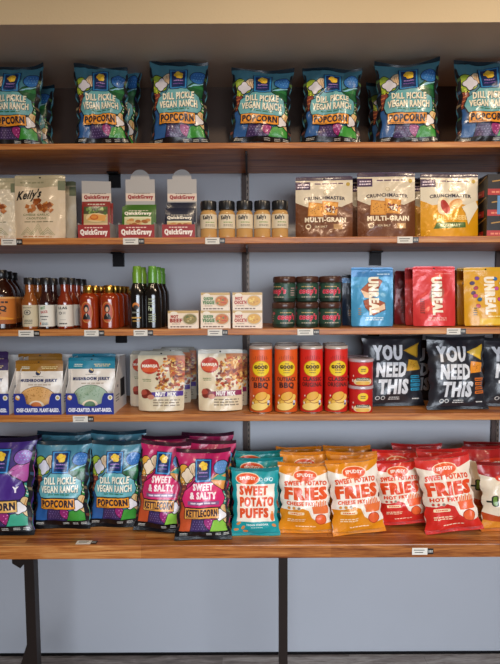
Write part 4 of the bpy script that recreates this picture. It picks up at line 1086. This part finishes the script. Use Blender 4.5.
def round_proto(kind):
    if kind == 'spice':
        t = empty('spice_jar'); r = .0305
        b = MB(); b.lathe([(r - .003, 0), (r, .003), (r, .028), (r * .97, .032), (r * .97, .080), (r, .084), (r * .96, .092), (r * .78, .099), (r * .74, .102)], mat('#c99a5c', 'clear')); b.build('jar_body', t)
        l = MB(); band(l, r + .0006, .034, .084, mat('#e2d2b4', 'paper'), 300); cyl_art(l, art('kl', art_kelly_label), r + .0008, .034, .084, 130, 0); l.build('jar_label', t)
        c = MB(); c.lathe([(r * .88, .100), (r * .96, .102), (r * .98, .128), (r * .93, .1325), (0, .1335)], mat('#1a1c20', 'plastic'), 32); c.build('lid', t)
        return t
    if kind.startswith('coop'):
        t = empty('dessert_jar'); r = .0405; rot = {'coop': 0, 'coopl': -48, 'coopr': 14}[kind]
        b = MB(); b.lathe([(r - .005, 0), (r - .001, .003), (r, .010), (r, .066), (r - .002, .071)], mat('#22382c', 'lid')); b.build('jar_body', t)
        l = MB(); band(l, r + .0005, .010, .066, mat('#2b4c3c', 'card'), 360); cyl_art(l, art('coop', art_coop), r + .0008, .010, .066, 360, rot); l.build('jar_label', t)
        c = MB(); c.lathe([(r + .0005, .071), (r + .0018, .073), (r + .0018, .089), (r - .001, .0925), (r - .004, .0932), (0, .0932)], mat('#4a2c22', 'plastic'), 36); c.build('lid', t)
        return t
    if kind.startswith('can'):
        t = empty('chip_can'); r = .0425; v = int(kind[3]); H = .246
        b = MB(); cc = ('#e05a1c', '#d8281e')[v]
        b.lathe([(r - .001, 0), (r, .0015), (r, H - .014), (r - .0005, H - .012)], mat(cc, 'card'), 36); cyl_art(b, art('can%d' % v, art_can, v), r + .0003, .004, H - .014, 360, 0); b.build('can_body', t)
        c = MB(); c.lathe([(r + .0006, 0), (r + .0008, .003), (r, .004)], mat('#b8b0a8', 'gold'), 36); c.build('bottom_rim', t)
        c = MB(); c.lathe([(r - .0005, H - .012), (r + .0012, H - .011), (r + .0014, H - .003), (r, H - .001), (r - .003, H), (r - .004, H - .003), (0, H - .003)], mat('#b9aca2', 'clear'), 36); c.build('lid', t)
        return t
    if kind == 'mini':
        t = empty('small_chip_can'); r = .044; H = .0985
        b = MB(); b.lathe([(r - .001, 0), (r, .0015), (r, H - .012)], mat('#cc2420', 'card'), 36); cyl_art(b, art('mini', art_minican), r + .0003, .004, H - .014, 360, 0); b.build('can_body', t)
        c = MB(); c.lathe([(r, H - .012), (r + .0025, H - .011), (r + .0025, H - .004), (r + .001, H - .001), (r - .002, H), (0, H)], mat('#b8a8ac', 'clear'), 36); c.build('lid', t)
        return t
    if kind == 'bbq':
        t = empty('barbecue_sauce_bottle'); r = .0455
        b = MB(); b.lathe([(r - .005, 0), (r, .005), (r, .125), (r * .93, .140), (r * .7, .160), (r * .42, .176), (r * .36, .186), (r * .36, .205)], mat('#2a0e08', 'sauce'), 36); b.build('bottle_body', t)
        l = MB(); band(l, r + .0005, .020, .118, mat('#cf7a30', 'paper'), 360); cyl_art(l, art('bbq', art_bbq), r + .0008, .020, .118, 360, 0); l.build('bottle_label', t)
        c = MB(); c.lathe([(r * .40, .186), (r * .42, .188), (r * .42, .214), (r * .38, .2165), (0, .2165)], mat('#141416', 'plastic')); c.build('cap', t)
        return t
    if kind.startswith('hot'):
        v = int(kind[3]); t = empty('hot_sauce_bottle'); r = .0275
        sc = ('#94501f', '#33130f', '#80290f')[v]
        b = MB(); b.lathe([(r - .004, 0), (r, .004), (r, .095), (r * .92, .108), (r * .62, .126), (r * .56, .136), (r * .56, .168)], mat(sc, 'sauce')); b.build('bottle_body', t)
        l = MB(); band(l, r + .0005, .010, .088, mat(('#cdbf9f', '#e4dfd2', '#e6dfd0')[v], 'paper'), 330); cyl_art(l, art('hot%d' % v, art_hot, v), r + .0008, .010, .088, 360, 0); l.build('bottle_label', t)
        c = MB(); c.lathe([(r * .62, .162), (r * .70, .163), (r * .70, .184), (r * .64, .187), (0, .187)], mat('#1c1a1a', 'plastic')); c.build('cap', t)
        return t
    if kind == 'face':
        t = empty('chili_sauce_bottle'); r = .0345
        b = MB(); b.lathe([(r - .005, 0), (r, .005), (r, .108), (r * .95, .118), (r * .75, .127), (r * .50, .131), (r * .46, .136)], mat('#94300f', 'sauce'), 32)
        cyl_art(b, art('face', art_face), r + .0004, .018, .104, 360, 0); b.build('bottle_body', t)
        c = MB(); c.lathe([(r * .56, .130), (r * .60, .132), (r * .60, .153), (r * .56, .158), (0, .159)], mat('#dca94a', 'gold')); c.build('cap', t)
        return t
    if kind.startswith('green'):
        v = int(kind[5]); t = empty('dressing_bottle'); r = .0305
        b = MB(); b.lathe([(r - .004, 0), (r, .004), (r, .120), (r * .93, .136), (r * .66, .156), (r * .52, .166), (r * .5, .172)], mat('#14100e', 'sauce'), 32)
        cyl_art(b, art('dk%d' % v, art_dark, v), r + .0004, .012, .118, 360, 0); b.build('bottle_body', t)
        c = MB(); c.lathe([(r * .56, .166), (r * .56, .205), (r * .50, .207), (r * .50, .224), (r * .44, .227), (0, .227)], mat('#6f9c2c' if v == 0 else '#5f9a34', 'lid')); c.build('neck_capsule', t)
        return t
PROTO = {}
def rnd_item(kind, px, Y, z, label, cat, group, rz=0):
    if kind not in PROTO: t = PROTO[kind] = round_proto(kind)
    else: t = copy_tree(PROTO[kind])
    x, _ = P(px, 300, Y); t.location = (x, Y, z + .0003); t.rotation_euler = (0, 0, R(rz + math.degrees(math.atan2(-x, Y)) * -.0))
    for k_ in list(t.keys()):
        if k_ in ('label', 'category', 'group'): del t[k_]
    return tag(t, label, cat, group)
def back(px, Y0, Y1): return 250 + (px - 250) * Y0 / Y1

ordn = ('first', 'second', 'third', 'fourth', 'fifth')
for i, px in enumerate((209.5, 227.5, 245, 262.5, 280)):
    lab = ('tan spice jar with black lid, leftmost of five, beside the navy gravy display', 'tan spice jar with black lid, second of five from the left', 'tan spice jar with black lid, middle of the five', 'tan spice jar with black lid, second of five from the right', 'tan spice jar with black lid, rightmost of five, nearest the cracker pouches')[i]
    rnd_item('spice', px, 1.885, Z2, lab, 'spice jar', 'spice jars on the second shelf', rz=(8, 5, 0, 3, 6)[i])
jz = Z3
for r_, zz in ((0, jz), (1, jz + .0940)):
    for c_, px in enumerate((284.5, 307, 330)):
        kind = 'coopl' if (r_ == 1 and c_ == 0) else ('coopr' if (r_ == 0 and c_ == 0) else 'coop')
        rnd_item(kind, px - (0 if r_ or c_ else 1), 1.895, zz, 'green jar with brown lid, %s row, %s of three' % (('bottom', 'top')[r_], ('left', 'middle', 'right')[c_]), 'jar', 'green dessert jars')
for i, (px, v) in enumerate(((260.5, 0), (286, 0), (311.5, 1), (336.5, 1))):
    nm = ('orange', 'red')[v]; sd = ('left', 'right')[i % 2]
    rnd_item('can%d' % v, px, 1.885, Z4, 'tall %s chip can, %s one of the two %s ones in front' % (nm, sd, nm), 'can', 'tall chip cans', rz=0 if i != 3 else 2)
    rnd_item('can%d' % v, back(px, 1.885, 1.98) + (2 if i % 2 else 1), 1.98, Z4, 'tall %s chip can standing behind the %s front %s one' % (nm, sd, nm), 'can', 'tall chip cans')
for j in range(2):
    rnd_item('mini', 361.5, 1.885, Z4 + j * .0993, 'small red chip can, %s of the stack of two in front' % ('bottom', 'top')[j], 'can', 'small red chip cans')
    rnd_item('mini', 356.5, 1.98, Z4 + j * .0993, 'small red chip can, %s one of the stack behind' % ('bottom', 'top')[j], 'can', 'small red chip cans')
for i, (px, Y) in enumerate(((2.5, 1.888), (8, 1.99), (13.5, 2.09))):
    rnd_item('bbq', px, Y, Z3, ('dark barbecue sauce bottle with orange label, frontmost at the left edge', 'dark barbecue sauce bottle, second deep at the left edge', 'dark barbecue sauce bottle, rearmost at the left edge')[i], 'sauce bottle', 'barbecue sauce bottles')
for v, px, n, lab in ((0, 30, 2, 'orange hot sauce bottle with tan label'), (1, 46.5, 2, 'dark hot sauce bottle with white label'), (2, 65, 4, 'red hot sauce bottle with cream label')):
    for j in range(n):
        Y = 1.872 + j * .064
        q = px if j == 0 else back(px, 1.872, Y)
        if v == 0 and j: q += 1
        rnd_item('hot%d' % v, q, Y, Z3, lab + (', frontmost of its row', ', second in its row', ', third in its row', ', rearmost of its row')[j], 'sauce bottle', lab + 's')
for k, px in ((0, 89), (1, 109.5)):
    for j in range(3 + k):
        Y = 1.878 + j * .075; q = back(px, 1.878, Y)
        rnd_item('face', q, Y, Z3, 'squat red chili sauce bottle with gold cap, %s in the %s row' % (('frontmost', 'second', 'third', 'rearmost')[j], ('left', 'right')[k]), 'sauce bottle', 'gold capped chili sauce bottles')
for v, px, n in ((0, 137.5, 2), (1, 153, 3)):
    for j in range(n):
        Y = 1.878 + j * .068; q = back(px, 1.878, Y) + (0, 1.2, 2)[j]
        rnd_item('green%d' % v, q, Y, Z3, 'black dressing bottle with green neck, %s in the %s row' % (('frontmost', 'second', 'rearmost')[j], ('left', 'right')[v]), 'dressing bottle', 'green necked dressing bottles')

# ------------------------------------------------------------------ boxes
def soup(v, x0, x1, row, label):
    Y = 1.855; w = P(x1, 0, Y)[0] - P(x0, 0, Y)[0]; x, _ = P((x0 + x1) / 2, 320, Y); h = .0645
    t = empty('soup_box', (x, Y, Z3 + .0003 + row * (h + .0005))); tag(t, label, 'box', 'small soup boxes')
    c = mat('#eed8be', 'card'); b = MB(); b.box(-w / 2, 0, 0, w / 2, .075, h, c)
    b.art(art('soup%d' % v, art_soup, v), lambda u, q, L: Vector((-w / 2 + u * w, -.0003 * L, q * h)))
    b.build('carton', t, smooth=False)
    f = MB(); f.box(-w / 2 + .001, .0, h, w / 2 - .001, .037, h + .0003, mat('#cbb08c', 'card')); f.build('top_flap', t, smooth=False)
soup(0, 167.3, 199.2, 0, 'tan soup box with a brown bean bowl, leftmost single one')
soup(1, 200, 231, 0, 'tan soup box with a vegetable bowl, bottom of its stack')
soup(1, 200.5, 230.5, 1, 'tan soup box with a vegetable bowl, top of its stack')
soup(2, 232, 263, 0, 'tan soup box with a yellow noodle bowl, bottom of its stack')
soup(2, 232, 263, 1, 'tan soup box with a yellow noodle bowl, top of its stack')
for col_, (x0, x1, Y) in enumerate(((487, 530, 1.862), (478, 521, 2.0))):
    h = .0735
    for j in range(3):
        w = P(x1, 0, Y)[0] - P(x0, 0, Y)[0]; x, _ = P((x0 + x1) / 2, 200, Y)
        t = empty('snack_box', (x, Y, Z2 + .0003 + j * (h + .0004))); tag(t, 'black snack box with red stripe, %s of the %s stack' % (('bottom', 'middle', 'top')[j], ('front', 'rear')[col_]), 'box', 'black boxes at the right end of the second shelf')
        b = MB(); b.box(-w / 2, 0, 0, w / 2, .11, h, mat('#1d1718', 'card'))
        A_ = art('dbox', art_darkbox)
        b.art(A_, lambda u, q, L: Vector((-w / 2 + u * w, -.0003 * L, q * h)))
        b.art(A_, lambda u, q, L: Vector((-w / 2 - .0003 * L, .11 - u * .11, q * h)))
        if j == 1 and col_ == 0: b.box(-w / 2 + .035, -.001, .005, w / 2 - .05, 0, h - .002, mat('#5f94c8', 'card'))
        b.build('carton', t, smooth=False)
        f = MB(); f.box(-w / 2 + .002, .001, h, w / 2 - .002, .055, h + .0003, mat('#241c1c', 'card')); f.build('top_flap', t, smooth=False)

# ------------------------------------------------------------------ price tags
def price(px0, px1, Y, zc, label, lay=False):
    w = P(px1, 0, Y)[0] - P(px0, 0, Y)[0]; x, _ = P((px0 + px1) / 2, 300, Y); h = .023
    t = empty('price_tag', (x, Y, zc)); tag(t, label, 'price tag', 'white price tags')
    b = MB(); b.box(-w / 2, -.0012, -h / 2, w / 2 - w * .28, 0, h / 2, mat('#e2dcd0', 'paper'))
    for k, (a_, c_) in enumerate(((.08, .58), (.12, .52))):
        b.face([(-w / 2 + a_ * w, -.0015, .003 - k * .008), (-w / 2 + c_ * w, -.0015, .003 - k * .008), (-w / 2 + c_ * w, -.0015, .0055 - k * .008), (-w / 2 + a_ * w, -.0015, .0055 - k * .008)], mat('#4a4640', 'paper'))
    b.build('card', t, smooth=False)
    c = MB(); c.box(w / 2 - w * .28, -.0011, -h / 2 + .002, w / 2, 0, h / 2 - .002, mat('#1a1818', 'card'))
    for k in range(3): c.face([(w / 2 - w * (.23 - k * .07), -.0014, -.004), (w / 2 - w * (.19 - k * .07), -.0014, -.004), (w / 2 - w * (.19 - k * .07), -.0014, .004), (w / 2 - w * (.23 - k * .07), -.0014, .004)], mat('#c8c4bc', 'paper'))
    c.build('price_strip', t, smooth=False)
    if lay: t.rotation_euler = (R(-80), 0, 0)
    return t
TY = SF
for i, px0, px1, lab in ((2, 3, 25, 'white price tag under the crouton pouch at the left edge'), (2, 124, 146, 'white price tag under the green gravy display'), (2, 205.5, 226, 'white price tag under the first spice jars'), (2, 396, 418, 'white price tag under the middle cracker pouch'),
                      (3, 17, 39, 'white price tag under the orange and dark hot sauce bottles'), (3, 83, 104, 'white price tag under the gold capped bottles'), (3, 132.5, 153, 'white price tag under the green necked bottles'), (3, 207, 228, 'white price tag under the vegetable soup boxes'), (3, 297, 320, 'white price tag under the green jars'), (3, 447, 467, 'white price tag between the red and yellow candy pouches'),
                      (4, 69, 91, 'white price tag under the teal topped jerky tray')):
    price(px0, px1, TY - .0003, ZS[i] - TH[i] / 2 - .0015, lab)
price(416, 439, 1.6197, ZC - .024, 'white price tag on the counter edge below the red fries bags')
t = price(69, 91, 1.640, ZC + .0012, 'white price tag lying on the counter near its left end'); t.rotation_euler = (R(-90), 0, 0)

# ------------------------------------------------------------------ light
w = bpy.data.worlds.new('world'); scn.world = w; w.use_nodes = True
bg = w.node_tree.nodes['Background']; bg.inputs[0].default_value = lin('#c8b4a2'); bg.inputs[1].default_value = .12
def area(name, loc, target, sx, sy, power, c, spread=180):
    l = bpy.data.lights.new(name, 'AREA'); l.shape = 'RECTANGLE'; l.size = sx; l.size_y = sy; l.energy = power; l.color = c; l.spread = R(spread)
    o = bpy.data.objects.new(name, l); COL.objects.link(o); o.location = loc
    o.rotation_euler = (Vector(target) - Vector(loc)).to_track_quat('-Z', 'Y').to_euler(); return o
area('window_daylight', (.9, -2.0, 1.75), (.15, 2.2, -.1), 3.0, 1.2, 40, (.82, .895, 1.0), 80)
def spot(name, loc, target, power, c, ang=120, r=.05):
    l = bpy.data.lights.new(name, 'SPOT'); l.energy = power; l.color = c; l.spot_size = R(ang); l.spot_blend = .8; l.shadow_soft_size = r
    o = bpy.data.objects.new(name, l); COL.objects.link(o); o.location = loc
    o.rotation_euler = (Vector(target) - Vector(loc)).to_track_quat('-Z', 'Y').to_euler(); return o
for x_, p_ in ((-1.0, 15), (.15, 28), (1.25, 46)):
    spot('ceiling_lamp', (x_, .62, 2.86), (x_ * .85, 2.0, 1.3), p_, (1.0, .79, .56))

vs_ = scn.view_settings
scn.display_settings.display_device = 'sRGB'
vs_.view_transform = 'Standard'; vs_.look = 'None'; vs_.gamma = 1; vs_.use_curve_mapping = False; vs_.exposure = 0.0
